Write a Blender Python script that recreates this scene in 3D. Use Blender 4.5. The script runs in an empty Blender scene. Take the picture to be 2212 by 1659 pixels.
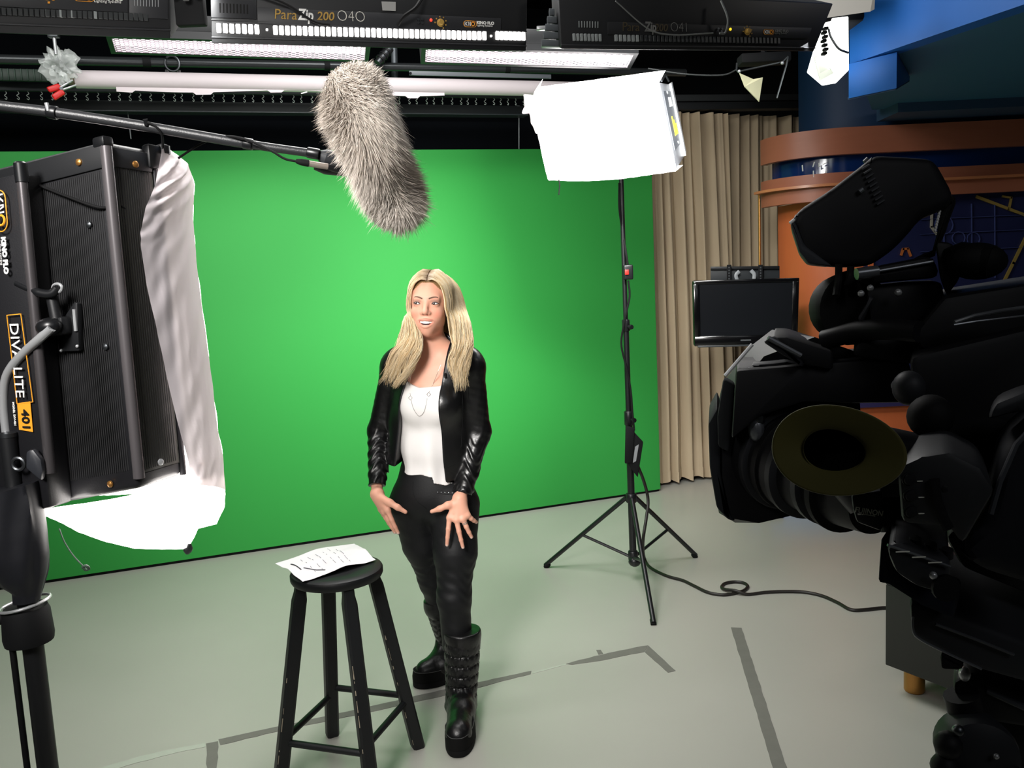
import bpy, bmesh, math, random
import numpy as np
from mathutils import Vector, Matrix
random.seed(7)
rng = np.random.default_rng(7)
S = bpy.context.scene
COL = S.collection

# ------------------------------------------------------------------ camera
W, H, F = 2212.0, 1659.0, 1789.0
EYE = Vector((0, 0, 1.64))
_nad = Vector((729, 15170, 1789)).normalized()          # straight down, in (right, down, forward)
_up = -_nad
_fw = Vector((0, 0, 1)); _fw = (_fw - _up * _fw.dot(_up)).normalized()
_rt = _fw.cross(_up)

def c2w(v): return Vector((v.dot(_rt), v.dot(_fw), v.dot(_up)))
_R, _D, _Fw = c2w(Vector((1, 0, 0))), c2w(Vector((0, 1, 0))), c2w(Vector((0, 0, 1)))
cam_data = bpy.data.cameras.new('photo_camera')
cam = bpy.data.objects.new('photo_camera', cam_data); COL.objects.link(cam)
cam_data.sensor_width = 36.0; cam_data.lens = F / W * 36.0; cam_data.clip_start = 0.05
m3 = Matrix((_R, -_D, -_Fw)).transposed()
cam.matrix_world = Matrix.Translation(EYE) @ m3.to_4x4()
S.camera = cam

def ray(x, y): return c2w(Vector(((x - W / 2) / F, (y - H / 2) / F, 1.0)))
def at(x, y, Y):
    r = ray(x, y); return EYE + r * (Y / r.y)
def flo(x, y, z=0.0):
    r = ray(x, y); return EYE + r * ((z - EYE.z) / r.z)

# ------------------------------------------------------------------ world, exposure
wd = bpy.data.worlds.new('dark_studio'); S.world = wd; wd.use_nodes = True
wd.node_tree.nodes['Background'].inputs[0].default_value = (0.55, 0.62, 0.7, 1)
wd.node_tree.nodes['Background'].inputs[1].default_value = 0.0
S.view_settings.view_transform = 'Standard'; S.view_settings.look = 'None'
S.view_settings.gamma = 1.0; S.view_settings.use_curve_mapping = False
S.view_settings.exposure = 0.0
S.cycles.use_denoising = True
S.cycles.max_bounces = 6

def area(name, loc, to, sx, sy, power, col=(1, 1, 1), spread=180):
    d = bpy.data.lights.new(name, 'AREA'); d.shape = 'RECTANGLE'; d.size = sx; d.size_y = sy
    d.energy = power; d.color = col; d.spread = math.radians(spread)
    o = bpy.data.objects.new(name, d); COL.objects.link(o); o.location = loc
    o.rotation_euler = (Vector(to) - Vector(loc)).to_track_quat('-Z', 'Y').to_euler()
    return o
# unseen lamps added above and outside the frame to brighten screen, floor, woman, set
area('fill_lamp_screen', (-2.3, 2.6, 3.5), (-1.4, 5.6, 1.2), 1.6, 0.5, 27, (1, 1, 0.97))
area('fill_lamp_floor', (-0.3, 3.3, 3.6), (0.0, 3.2, 0), 1.6, 1.2, 88, (1, 0.985, 0.96))
area('fill_lamp_front', (-1.1, -0.5, 2.9), (-0.32, 3.1, 1.15), 0.8, 0.8, 15, (1, 0.97, 0.94), 50)
area('fill_lamp_rear', (1.3, -1.1, 3.1), (0.5, 1.3, 1.3), 1.4, 0.8, 1.5, (0.95, 0.97, 1.0), 80)  # unseen, added to lift the dark back of the camera rig
area('fill_lamp_set', (2.9, 2.6, 3.4), (2.3, 5.8, 1.6), 0.5, 0.3, 7, (1, 0.95, 0.9))

# ------------------------------------------------------------------ materials
def lin(c):
    if isinstance(c, str): c = [int(c[i:i + 2], 16) / 255 for i in (0, 2, 4)]
    return tuple(((v / 12.92) if v <= 0.04045 else ((v + 0.055) / 1.055) ** 2.4) for v in c) + (1.0,)

_M = {}
def mat(name, col, rough=0.5, metal=0.0, spec=0.5, var=0.0, vscale=6.0, bump=0.0, bscale=80.0, emit=0.0, ecol=None,
        coat=0.0, trans=0.0, sheen=0.0, stretch=None, sss=0.0, attr=None):
    if name in _M: return _M[name]
    m = bpy.data.materials.new(name); m.use_nodes = True; nt = m.node_tree; b = nt.nodes['Principled BSDF']
    c = lin(col)
    b.inputs['Base Color'].default_value = c; b.inputs['Roughness'].default_value = rough
    b.inputs['Metallic'].default_value = metal; b.inputs['Specular IOR Level'].default_value = spec
    if coat: b.inputs['Coat Weight'].default_value = coat; b.inputs['Coat Roughness'].default_value = 0.15
    if trans: b.inputs['Transmission Weight'].default_value = trans
    if sheen: b.inputs['Sheen Weight'].default_value = sheen
    if sss:
        b.inputs['Subsurface Weight'].default_value = sss; b.inputs['Subsurface Radius'].default_value = (0.012, 0.005, 0.003)
        b.inputs['Subsurface Scale'].default_value = 1.0
    if emit:
        b.inputs['Emission Color'].default_value = lin(ecol) if ecol else c
        b.inputs['Emission Strength'].default_value = emit
    tc = nt.nodes.new('ShaderNodeTexCoord'); vec = tc.outputs['Object']
    if stretch:
        mp = nt.nodes.new('ShaderNodeMapping'); mp.inputs['Scale'].default_value = stretch
        nt.links.new(vec, mp.inputs['Vector']); vec = mp.outputs['Vector']
    src = None
    if attr:
        a = nt.nodes.new('ShaderNodeAttribute'); a.attribute_name = attr; src = a.outputs['Color']
        nt.links.new(src, b.inputs['Base Color'])
    if var:
        n = nt.nodes.new('ShaderNodeTexNoise'); n.inputs['Scale'].default_value = vscale; n.inputs['Detail'].default_value = 5
        nt.links.new(vec, n.inputs['Vector'])
        r = nt.nodes.new('ShaderNodeMapRange'); r.inputs['To Min'].default_value = 1 - var; r.inputs['To Max'].default_value = 1 + var
        nt.links.new(n.outputs['Fac'], r.inputs['Value'])
        mx = nt.nodes.new('ShaderNodeVectorMath'); mx.operation = 'MULTIPLY'
        if src: nt.links.new(src, mx.inputs[0])
        else: mx.inputs[0].default_value = c[:3]
        nt.links.new(r.outputs['Result'], mx.inputs[1]); nt.links.new(mx.outputs['Vector'], b.inputs['Base Color'])
    if bump:
        n2 = nt.nodes.new('ShaderNodeTexNoise'); n2.inputs['Scale'].default_value = bscale; n2.inputs['Detail'].default_value = 4
        nt.links.new(vec, n2.inputs['Vector'])
        bp = nt.nodes.new('ShaderNodeBump'); bp.inputs['Strength'].default_value = bump; bp.inputs['Distance'].default_value = 0.01
        nt.links.new(n2.outputs['Fac'], bp.inputs['Height']); nt.links.new(bp.outputs['Normal'], b.inputs['Normal'])
    _M[name] = m
    return m

M_black = mat('black_metal', '17181a', 0.42, spec=0.5)
M_blackm = mat('matte_black', '0e0f11', 0.75, spec=0.25)
M_plastic = mat('black_plastic', '141517', 0.35)
M_rubber = mat('black_rubber', '111112', 0.8, spec=0.2)
M_steel = mat('steel', 'b4b6b8', 0.32, metal=0.45)
M_dsteel = mat('dark_steel', '5a5d60', 0.35, metal=0.9)
M_white = mat('white_print', 'e9e9e6', 0.6)
M_orange = mat('orange_print', 'f0a028', 0.6)
M_gold = mat('gold_print', 'a8863c', 0.6)
M_red = mat('red_plastic', 'd01c1c', 0.4)
M_brass = mat('brass', 'c08a4a', 0.35, metal=0.8)

# ------------------------------------------------------------------ mesh helpers
def root_loc(o):
    while o.parent is not None: o = o.parent
    return o.location.copy()

def finish(name, me, material, parent=None, smooth=True, angle=38):
    if smooth and len(me.polygons):
        me.polygons.foreach_set('use_smooth', [True] * len(me.polygons))
        if angle and angle < 180:
            try: me.set_sharp_from_angle(angle=math.radians(angle))
            except Exception: pass
    if material and not me.materials: me.materials.append(material)
    o = bpy.data.objects.new(name, me); COL.objects.link(o)
    if parent is not None: o.parent = parent
    return o

class MB:
    def __init__(s): s.v = []; s.f = []
    def add(s, vs, fs):
        b = len(s.v); s.v.extend([tuple(p) for p in vs]); s.f.extend([tuple(i + b for i in f) for f in fs]); return s
    def bm(s, bm):
        bm.verts.index_update(); b = len(s.v)
        s.v.extend([tuple(v.co) for v in bm.verts]); s.f.extend([tuple(v.index + b for v in f.verts) for f in bm.faces]); bm.free(); return s
    def box(s, c, size, ax=None, bev=0.0, seg=2):
        """box at c with sizes along the axes ax (three vectors)"""
        bm = bmesh.new(); bmesh.ops.create_cube(bm, size=1.0)
        for v in bm.verts: v.co = Vector((v.co.x * size[0], v.co.y * size[1], v.co.z * size[2]))
        if bev: bmesh.ops.bevel(bm, geom=bm.edges[:], offset=bev, segments=seg, affect='EDGES', profile=0.5)
        if ax is not None:
            m = Matrix((Vector(ax[0]).normalized(), Vector(ax[1]).normalized(), Vector(ax[2]).normalized())).transposed()
            for v in bm.verts: v.co = m @ v.co
        for v in bm.verts: v.co += Vector(c)
        return s.bm(bm)
    def hexa(s, p, bev=0.0, seg=2):
        """8 corners: front tl tr br bl, then back tl tr br bl"""
        bm = bmesh.new(); vs = [bm.verts.new(q) for q in p]
        for f in ((0, 1, 2, 3), (7, 6, 5, 4), (0, 4, 5, 1), (1, 5, 6, 2), (2, 6, 7, 3), (3, 7, 4, 0)): bm.faces.new([vs[i] for i in f])
        bmesh.ops.recalc_face_normals(bm, faces=bm.faces[:])
        if bev: bmesh.ops.bevel(bm, geom=bm.edges[:], offset=bev, segments=seg, affect='EDGES', profile=0.5)
        return s.bm(bm)
    def slab(s, pts, vec, bev=0.0, seg=2):
        """polygon pts pushed back along vec: a plate with thickness"""
        bm = bmesh.new(); vec = Vector(vec); n = len(pts)
        a = [bm.verts.new(Vector(p)) for p in pts]; b = [bm.verts.new(Vector(p) + vec) for p in pts]
        bm.faces.new(a); bm.faces.new(b[::-1])
        for i in range(n): j = (i + 1) % n; bm.faces.new((a[i], b[i], b[j], a[j]))
        bmesh.ops.recalc_face_normals(bm, faces=bm.faces[:])
        if bev: bmesh.ops.bevel(bm, geom=bm.edges[:], offset=bev, segments=seg, affect='EDGES', profile=0.5)
        return s.bm(bm)
    def tube(s, path, r, seg=10, caps=True, closed=False, flat=1.0, upv=None):
        P = [Vector(p) for p in path]; n = len(P)
        R = list(r) if hasattr(r, '__len__') else [r] * n
        T = []
        for i in range(n):
            a = P[(i - 1) % n] if (i > 0 or closed) else P[i]; b = P[(i + 1) % n] if (i < n - 1 or closed) else P[i]
            T.append((b - a).normalized())
        u = Vector(upv) if upv is not None else (Vector((0, 0, 1)) if abs(T[0].z) < 0.9 else Vector((1, 0, 0)))
        vs = []
        for i in range(n):
            u = (u - T[i] * u.dot(T[i]))
            if u.length < 1e-6: u = T[i].orthogonal()
            u.normalize(); w = T[i].cross(u)
            for k in range(seg):
                a = 2 * math.pi * k / seg
                vs.append(P[i] + u * (math.cos(a) * R[i]) + w * (math.sin(a) * R[i] * flat))
        fs = []
        for i in range(n if closed else n - 1):
            j = (i + 1) % n
            for k in range(seg): l = (k + 1) % seg; fs.append((i * seg + k, i * seg + l, j * seg + l, j * seg + k))
        if caps and not closed: fs.append(tuple(range(seg))[::-1]); fs.append(tuple((n - 1) * seg + k for k in range(seg)))
        return s.add(vs, fs)
    def lathe(s, base, axis, prof, seg=24, closed_ends=True):
        """prof: list of (distance along axis, radius)"""
        ax = Vector(axis).normalized(); b = Vector(base)
        return s.tube([b + ax * (d + i * 1e-6) for i, (d, r) in enumerate(prof)], [r for d, r in prof], seg, caps=closed_ends) if False else s._lathe(b, ax, prof, seg, closed_ends)
    def _lathe(s, b, ax, prof, seg, ce):
        u = ax.orthogonal().normalized(); w = ax.cross(u); vs = []; fs = []
        for d, r in prof:
            for k in range(seg): a = 2 * math.pi * k / seg; vs.append(b + ax * d + (u * math.cos(a) + w * math.sin(a)) * r)
        n = len(prof)
        for i in range(n - 1):
            for k in range(seg): l = (k + 1) % seg; fs.append((i * seg + k, i * seg + l, (i + 1) * seg + l, (i + 1) * seg + k))
        if ce: fs.append(tuple(range(seg))[::-1]); fs.append(tuple((n - 1) * seg + k for k in range(seg)))
        return s.add(vs, fs)
    def ball(s, c, r, seg=14, rings=9, ax=None):
        r = r if hasattr(r, '__len__') else (r, r, r); c = Vector(c); vs = []; fs = []
        A = [Vector(a).normalized() for a in ax] if ax else [Vector((1, 0, 0)), Vector((0, 1, 0)), Vector((0, 0, 1))]
        for i in range(rings + 1):
            t = math.pi * i / rings
            for k in range(seg):
                a = 2 * math.pi * k / seg
                vs.append(c + A[0] * (math.sin(t) * math.cos(a) * r[0]) + A[1] * (math.sin(t) * math.sin(a) * r[1]) + A[2] * (math.cos(t) * r[2]))
        for i in range(rings):
            for k in range(seg): l = (k + 1) % seg; fs.append((i * seg + k, (i + 1) * seg + k, (i + 1) * seg + l, i * seg + l))
        return s.add(vs, fs)
    def grid(s, fn, nu, nv, closed_u=False):
        vs = [fn(i / (nu if closed_u else nu - 1), j / (nv - 1)) for j in range(nv) for i in range(nu)]; fs = []
        for j in range(nv - 1):
            for i in range(nu if closed_u else nu - 1):
                k = (i + 1) % nu; fs.append((j * nu + i, j * nu + k, (j + 1) * nu + k, (j + 1) * nu + i))
        return s.add(vs, fs)
    def build(s, name, material, parent=None, smooth=True, angle=38, weld=True, fix=True):
        o = root_loc(parent) if parent is not None else Vector((0, 0, 0))
        me = bpy.data.meshes.new(name)
        me.from_pydata([(v[0] - o.x, v[1] - o.y, v[2] - o.z) for v in s.v], [], s.f); me.update()
        if weld or fix:
            bm = bmesh.new(); bm.from_mesh(me)
            if weld: bmesh.ops.remove_doubles(bm, verts=bm.verts[:], dist=1e-6)
            if fix: bmesh.ops.recalc_face_normals(bm, faces=bm.faces[:])
            bm.to_mesh(me); bm.free()
        return finish(name, me, material, parent, smooth, angle)

def tag(o, label=None, cat=None, group=None, kind=None):
    if label: o['label'] = label
    if cat: o['category'] = cat
    if group: o['group'] = group
    if kind: o['kind'] = kind
    return o
def thing(name, label, cat, loc, group=None):
    o = bpy.data.objects.new(name, None); COL.objects.link(o); o.location = Vector(loc); o.empty_display_size = 0.05
    return tag(o, label, cat, group)
def struct(name, mb, m, parent=None, **k):
    o = mb.build(name, m, parent, **k)
    if parent is None: o['kind'] = 'structure'
    return o
def spline(pts, n=8):
    """Catmull-Rom through pts"""
    P = [Vector(p) for p in pts]; P = [P[0] * 2 - P[1]] + P + [P[-1] * 2 - P[-2]]; out = []
    for i in range(1, len(P) - 2):
        for k in range(n):
            t = k / n; a, b, c, d = P[i - 1], P[i], P[i + 1], P[i + 2]
            out.append(0.5 * ((2 * b) + (c - a) * t + (2 * a - 5 * b + 4 * c - d) * t * t + (3 * b - a - 3 * c + d) * t ** 3))
    out.append(P[-2]); return out
def lerp(a, b, t): return a + (b - a) * t

def text(body, name, material, parent, o, xd, yd, size, shear=0.0, bold=0.0, depth=0.0006, wide=1.0, align='LEFT'):
    """flat lettering: baseline start o, reading direction xd, letter-up yd"""
    cu = bpy.data.curves.new('lettering', 'FONT'); cu.body = body; cu.size = size; cu.shear = shear; cu.offset = bold
    cu.extrude = depth; cu.align_x = align; cu.resolution_u = 3
    t = bpy.data.objects.new('lettering', cu); COL.objects.link(t)
    dg = bpy.context.evaluated_depsgraph_get(); me = bpy.data.meshes.new_from_object(t.evaluated_get(dg))
    bpy.data.objects.remove(t); bpy.data.curves.remove(cu); me.name = name
    X = Vector(xd).normalized() * wide; Y = (Vector(yd) - X.normalized() * Vector(yd).dot(X.normalized())).normalized(); Z = X.cross(Y).normalized()
    m = Matrix((X, Y, Z)).transposed().to_4x4(); m.translation = Vector(o) - root_loc(parent)
    me.transform(m); me.materials.clear()
    return finish(name, me, material, parent, False)

def pill_logo(parent, c, xd, yd, w, nz):
    """rounded badge with the maker's three-letter emblem"""
    X = Vector(xd).normalized(); Y = Vector(yd).normalized(); N = Vector(nz).normalized(); h = w * 0.42; c = Vector(c)
    path = []
    for k in range(24):
        a = -math.pi / 2 + math.pi * k / 23 if k < 12 else 0
    r = h / 2; e = w / 2 - r
    for k in range(13): a = -math.pi / 2 + math.pi * k / 12; path.append(c + X * (e + r * math.cos(a)) + Y * (r * math.sin(a)))
    for k in range(13): a = math.pi / 2 + math.pi * k / 12; path.append(c + X * (-e + r * math.cos(a)) + Y * (r * math.sin(a)))
    g = MB().tube(path, h * 0.035, 6, closed=True).build('logo_ring', M_orange, parent)
    wk = MB()
    def quad(pts): wk.slab([c + X * (p[0] * w) + Y * (p[1] * w) + N * 0.0004 for p in pts], N * 0.0004)
    quad([(-.41, .14), (-.37, .14), (-.37, -.14), (-.41, -.14)]); quad([(-.36, 0), (-.24, .14), (-.19, .14), (-.29, 0), (-.19, -.14), (-.24, -.14)])
    quad([(-.15, -.14), (-.15, .14), (-.11, .14), (-.11, -.14)]); quad([(-.11, .14), (-.07, .14), (.02, -.14), (-.02, -.14)]); quad([(.02, .14), (.06, .14), (.06, -.14), (.02, -.14)])
    wk.build('logo_mark', M_white, parent, False)
    op = [c + X * (w * (.23 + .12 * math.cos(2 * math.pi * k / 20))) + Y * (w * .13 * math.sin(2 * math.pi * k / 20)) + N * 0.0006 for k in range(20)]
    MB().tube(op, w * 0.03, 6, closed=True).build('logo_letter', M_orange, parent)
# ================================================================== SETTING
M_floor = mat('painted_floor', 'b3b3aa', 0.3, spec=0.45, var=0.07, vscale=1.6, bump=0.02, bscale=9)
M_wallk = mat('black_wall', '0b0d0f', 0.85, spec=0.2)
M_ceil = mat('black_ceiling', '08090a', 0.9, spec=0.1)
X0, X1, Y0, Y1, ZC = -4.2, 4.6, -1.6, 7.6, 3.75
struct('floor', MB().box(((X0 + X1) / 2, (Y0 + Y1) / 2, -0.05), (X1 - X0, Y1 - Y0, 0.1)), M_floor)
struct('ceiling', MB().box(((X0 + X1) / 2, (Y0 + Y1) / 2, ZC + 0.05), (X1 - X0, Y1 - Y0, 0.1)), M_ceil)
struct('wall_back', MB().box(((X0 + X1) / 2, Y1 + 0.05, ZC / 2), (X1 - X0, 0.1, ZC)), M_wallk)
struct('wall_left', MB().box((X0 - 0.05, (Y0 + Y1) / 2, ZC / 2), (0.1, Y1 - Y0, ZC)), M_wallk)
struct('wall_right', MB().box((X1 + 0.05, (Y0 + Y1) / 2, ZC / 2), (0.1, Y1 - Y0, ZC)), M_wallk)
struct('wall_front', MB().box(((X0 + X1) / 2, Y0 - 0.05, ZC / 2), (X1 - X0, 0.1, ZC)), M_wallk)

# ---- green screen wall
GL, GR = flo(0, 1276), flo(1427, 1062)
gd = (GR - GL).normalized(); gn = Vector((-gd.y, gd.x, 0))     # gn points away from the camera
if gn.y < 0: gn = -gn
GA = GL - gd * 1.0
gz = 2.585
M_green = mat('chroma_green_paint', '38a449', 0.6, spec=0.25, var=0.015, vscale=2)
gs = thing('green_screen', 'tall bright green chroma key wall standing across the studio behind the woman', 'green screen', (GA + GR) / 2)
mid = (GA + GR) / 2 + gn * 0.04; L = (GR - GA).length
zl, zr, n8 = Vector((0, 0, 2.515)), Vector((0, 0, 2.605)), gn * .08
zb0 = Vector((0, 0, .02))
MB().hexa([GA + zl, GR + zr, GR + zb0, GA + zb0, GA + zl + n8, GR + zr + n8, GR + zb0 + n8, GA + zb0 + n8], 0.003).build('panel', M_green, gs)
MB().box((mid.x + gn.x * 0.012, mid.y + gn.y * 0.012, 0.01), (L - 0.01, 0.07, 0.02), (gd, gn, (0, 0, 1))).build('gap_strip', M_blackm, gs)  # black strip put in for the dark gap under the panel

def gpt(x, y, off):
    """point seen at pixel x, y on a plane parallel to the green wall, off metres in front of it"""
    r = ray(x, y); p0 = GL - gn * off; t = (p0 - EYE).dot(gn) / r.dot(gn); return EYE + r * t

# ---- black drop above the green wall
dr = thing('black_drape', 'flat black drop cloth hanging above and behind the green wall', 'drape', (mid.x + gn.x * 0.2, mid.y + gn.y * 0.2, 2.4))
a, b = GA + gn * 0.2, GR + gn * 0.2
MB().box(((a.x + b.x) / 2, (a.y + b.y) / 2, 2.95), (L, 0.02, 1.3), (gd, gn, (0, 0, 1))).build('cloth', mat('black_cloth', '07090c', 0.95, spec=0.05), dr)
MB().box(((a.x + b.x) / 2 - gn.x * 0.012, (a.y + b.y) / 2 - gn.y * 0.012, 2.32), (L, 0.01, 0.04), (gd, gn, (0, 0, 1))).build('hem', M_blackm, dr)

# ---- beam, curtain track, pipe
M_beam = mat('dark_green_beam', '14191b', 0.6)
p, q = gpt(-80, 226, 0.08), gpt(1135, 240, 0.08)
bm_ = thing('support_beam', 'long dark grey beam running above the green wall', 'beam', (p + q) / 2)
zc = (p.z + q.z) / 2; L2 = (q - p).length
MB().box((((p + q) / 2).x, ((p + q) / 2).y, zc), (L2, 0.05, 0.058), ((q - p), gn, (0, 0, 1)), 0.002).build('web', M_beam, bm_)
MB().box((((p + q) / 2).x, ((p + q) / 2).y, zc - 0.033), (L2, 0.09, 0.007), ((q - p), gn, (0, 0, 1))).build('flange', mat('lit_beam_edge', '2c3336', 0.4), bm_)  # lighter strip puts the lit lower edge of the beam into colour

p, q = gpt(-80, 187, 0.25), gpt(1140, 206, 0.25)
tr = thing('curtain_track', 'grey ceiling curtain track with a row of small wire hooks', 'curtain track', (p + q) / 2)
MB().box((p + q) / 2, ((q - p).length, 0.03, 0.04), ((q - p), gn, (0, 0, 1)), 0.003).build('rail', mat('track_grey', '2c3133', 0.45, metal=0.3), tr)
hk = None
for i in range(58):
    t = (i + 0.5 + random.uniform(-.18, .18)) / 58; c = lerp(p, q, t) - Vector((0, 0, 0.02)); s_ = random.choice((-1, 1))
    if hk is None:
        h0 = Vector((0, 0, 0)); pts = [h0, h0 + gd * .006 + Vector((0, 0, -.012)), h0 - gd * .006 + Vector((0, 0, -.022)), h0 + gd * .005 + Vector((0, 0, -.034)), h0 + gd * .001 + Vector((0, 0, -.044)), h0 - gd * .006 + Vector((0, 0, -.038))]
        hk = MB().tube(spline(pts, 3), 0.0020, 5).build('hook', mat('hook_wire', 'b4bcb8', 0.4), None); o = hk; hk.parent = tr
    else:
        o = hk.copy(); COL.objects.link(o)
    o.location = c - tr.location; o.rotation_euler = (0, 0, random.uniform(-.7, .7))
# ribbed dark green strip by the left end
p, q = gpt(-60, 160, 0.32), gpt(150, 165, 0.32)
rb = thing('ribbed_strip', 'dark green ribbed plastic strip left of the paper roll', 'strip', (p + q) / 2)
MB().box((p + q) / 2, ((q - p).length, 0.02, 0.062), ((q - p), gn, (0, 0, 1)), 0.003).build('backing', mat('dark_green', '1f3328', 0.55), rb)
for i in range(15):
    c = lerp(p, q, (i + .5) / 15) - gn * 0.012
    MB().box(c, (0.006, 0.01, 0.06), ((q - p), gn, (0, 0, 1)), 0.002).build('rib', mat('green_rib', '294234', 0.5), rb)

p, q = gpt(-60, 127, 0.55), gpt(1480, 157, 0.55)
pp = thing('lighting_pipe', 'long black horizontal lighting pipe above the white paper roll', 'pipe', (p + q) / 2)
MB().tube([p, q], 0.024, 14).build('tube', mat('pipe_black', '3b3e40', 0.32, metal=0.5), pp)
for x0, x1 in ((308, 326), (700, 712), (1090, 1100)):
    a_, b_ = gpt(x0, lerp(127, 157, (x0 + 60) / 1540), 0.55), gpt(x1, lerp(127, 157, (x1 + 60) / 1540), 0.55)
    MB().tube([a_, b_], 0.027, 14).build('tape_band', M_blackm, pp)
cl = gpt(372, 137, 0.58)
ck = thing('pipe_clamp', 'small black hook clamp gripping the pipe above the paper roll', 'clamp', cl)
MB().tube([cl + gd * 0.0 + Vector((0, 0, 0.04 * math.sin(a * .1) + .0)) + gd * (0.036 * math.cos(a * .1)) for a in range(-36, 25, 3)], 0.006, 8).build('hook', M_dsteel, ck)
for dx in (-0.03, 0.03):
    MB().box(cl + gd * dx - Vector((0, 0, 0.06)) + gn * 0.05, (0.02, 0.012, 0.08), (gd, gn, (0, 0, 1)), 0.003).build('jaw', M_black, ck)

# ---- hanging wires with grey tape
for (x, ya, yb, yc, lab) in ((275, 221, 242, 300, 'thin hanging wire with grey tape seen above the boom pole'), (1120, 229, 246, 322, 'thin hanging wire with grey tape beside the glowing soft lamp')):
    p, q, r_ = gpt(x - 3, ya, 0.02), gpt(x + 1, yb, 0.02), gpt(x + 8 if x < 500 else x + 1, yc, 0.02)
    w = thing('hanging_wire', lab, 'wire', p)
    MB().tube([p, q, r_], 0.0035, 6).build('wire', mat('wire_grey', '8a9092', 0.4), w)
    MB().box((p + q) / 2 - gn * 0.006, (0.022, 0.004, (p - q).length), (gd, gn, (0, 0, 1)), 0.001).build('tape', mat('tape_grey', 'a2a8a8', 0.5), w)

# ---- roll of seamless paper
p, q = gpt(162, 171, 0.62), gpt(1345, 195, 0.62)
pr = thing('paper_roll', 'long roll of white seamless backdrop paper hung above the green wall', 'paper roll', (p + q) / 2)
ax = (q - p)
M_paper = mat('white_paper', 'd8ced1', 0.6, var=0.02, vscale=3)
prof = [(0, 0.042), (0.002, 0.0445), (ax.length, 0.0445)]
MB().lathe(p, ax, prof, 40).build('paper', M_paper, pr)
MB().lathe(p - ax.normalized() * 0.03, ax, [(0, 0.022), (0, 0.028), (0.032, 0.028), (0.032, 0.022)], 20).build('core', mat('cardboard', '8a7a66', 0.8), pr)
def flap(u, v):
    x = lerp(0.06, 0.62, u); return p + ax * (x) + gn * (-0.02) + Vector((0, 0, -0.039 - v * (0.012 + 0.011 * math.sin(u * 9) + 0.012 * (1 if int(u * 23) % 5 == 0 else 0))))
MB().grid(flap, 120, 3).build('loose_edge', M_paper, pr, weld=False)
tz = p + ax * 0.455
MB().box(tz + Vector((0, -0.03, -0.052)), (0.03, 0.004, 0.02), (ax, gn, (0, 0, 1)), 0.002).build('tape_piece', M_white, pr)
tz = p + ax * 0.365
MB().box(tz + Vector((0, -0.03, -0.055)), (0.035, 0.003, 0.006), (ax + Vector((0, 0, .9)), gn, (-.6, 0, 1))).build('tape_piece', M_white, pr)

# crumpled clear bag and red clip at the end of the roll
c = gpt(130, 142, 0.68)
bag = MB()
def bagf(u, v):
    th, ph = u * 2 * math.pi, (v - .5) * math.pi
    d = Vector((math.cos(th) * math.cos(ph), math.sin(th) * math.cos(ph), math.sin(ph)))
    k = .8 + .34 * math.sin(7 * d.x + 5 * d.z) * math.cos(6 * d.y - 4 * d.x) + random.uniform(-.09, .09)
    return c + Vector((d.x * .098, d.y * .06, d.z * .088)) * k
bag.grid(bagf, 34, 20, True)
m_bag = bpy.data.materials.new('clear_plastic'); m_bag.use_nodes = True
nt = m_bag.node_tree; b_ = nt.nodes['Principled BSDF']; b_.inputs['Base Color'].default_value = (.9, .95, .93, 1); b_.inputs['Roughness'].default_value = .12
b_.inputs['Alpha'].default_value = .33; b_.inputs['Specular IOR Level'].default_value = 1.0
o = bag.build('plastic_bag', m_bag, None, angle=40, fix=False)
tag(o, 'crumpled clear plastic bag stuck at the left end of the paper roll', 'plastic bag')
c = gpt(133, 192, 0.70)
rc = thing('spring_clamp', 'red handled spring clamp biting the left end of the paper roll', 'clamp', c)
d1 = (gpt(112, 200, .7) - gpt(152, 181, .7)).normalized(); d2 = Vector((d1.z, 0, -d1.x)) if False else gn.cross(d1).normalized()
for s_ in (-1, 1):
    MB().box(c + d1 * 0.028 + d2 * (0.017 * s_), (0.062, 0.022, 0.03), (d1 + d2 * .12 * s_, gn, d2), 0.008, 3).build('handle', M_red, rc)
    MB().box(c - d1 * 0.035 + d2 * (0.010 * s_), (0.07, 0.018, 0.008), (d1 - d2 * .1 * s_, gn, d2), 0.002).build('jaw', M_steel, rc)
MB().lathe(c - gn * .012, gn, [(0, .008), (.024, .008)], 12).build('spring', M_dsteel, rc)

# hanger bracket behind the fuzzy microphone
p, q = gpt(851, 96, 0.46), gpt(853, 170, 0.46)
hb = thing('hanger_post', 'grey vertical hanger post with clamp behind the fuzzy microphone', 'post', p)
MB().tube([p, q], 0.02, 14).build('post', mat('post_grey', '565b60', 0.4, metal=.5), hb)
p2, q2 = gpt(842, 104, 0.62), gpt(815, 136, 0.64)
MB().tube([p2, q2], [0.026, 0.02], 12).build('clamp_arm', M_dsteel, hb)
for t in (.2, .45, .7): MB().lathe(lerp(p2, q2, t), q2 - p2, [(0, .029), (.012, .029)], 14).build('clamp_ring', M_black, hb)
a_ = gpt(851, 218, .5); MB().box(a_, (0.03, 0.01, 0.045), (gd, gn, (0, 0, 1)), .002).build('bracket', M_dsteel, hb)
MB().tube([a_ + gd * .012 * math.cos(t) - gn * .008 + Vector((0, 0, .012 * math.sin(t))) for t in np.linspace(0, 2 * math.pi, 13)[:-1]], .003, 6, closed=True).build('eye', M_blackm, hb)
a_ = gpt(851, 233, .5); MB().box(a_, (0.028, 0.008, 0.045), (gd, gn, (0, 0, 1)), .002).build('green_tag', mat('green_tape', '25c050', .5), hb)
p, q = gpt(884, 158, .58), gpt(1190, 166, .58)
fb = thing('flat_bar', 'grey flat metal bar lying behind the paper roll', 'metal bar', (p + q) / 2)
MB().box((p + q) / 2, ((q - p).length, 0.012, 0.026), (q - p, gn, (0, 0, 1)), .002).build('bar', mat('bar_grey', '6d7378', .45), fb)
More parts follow.
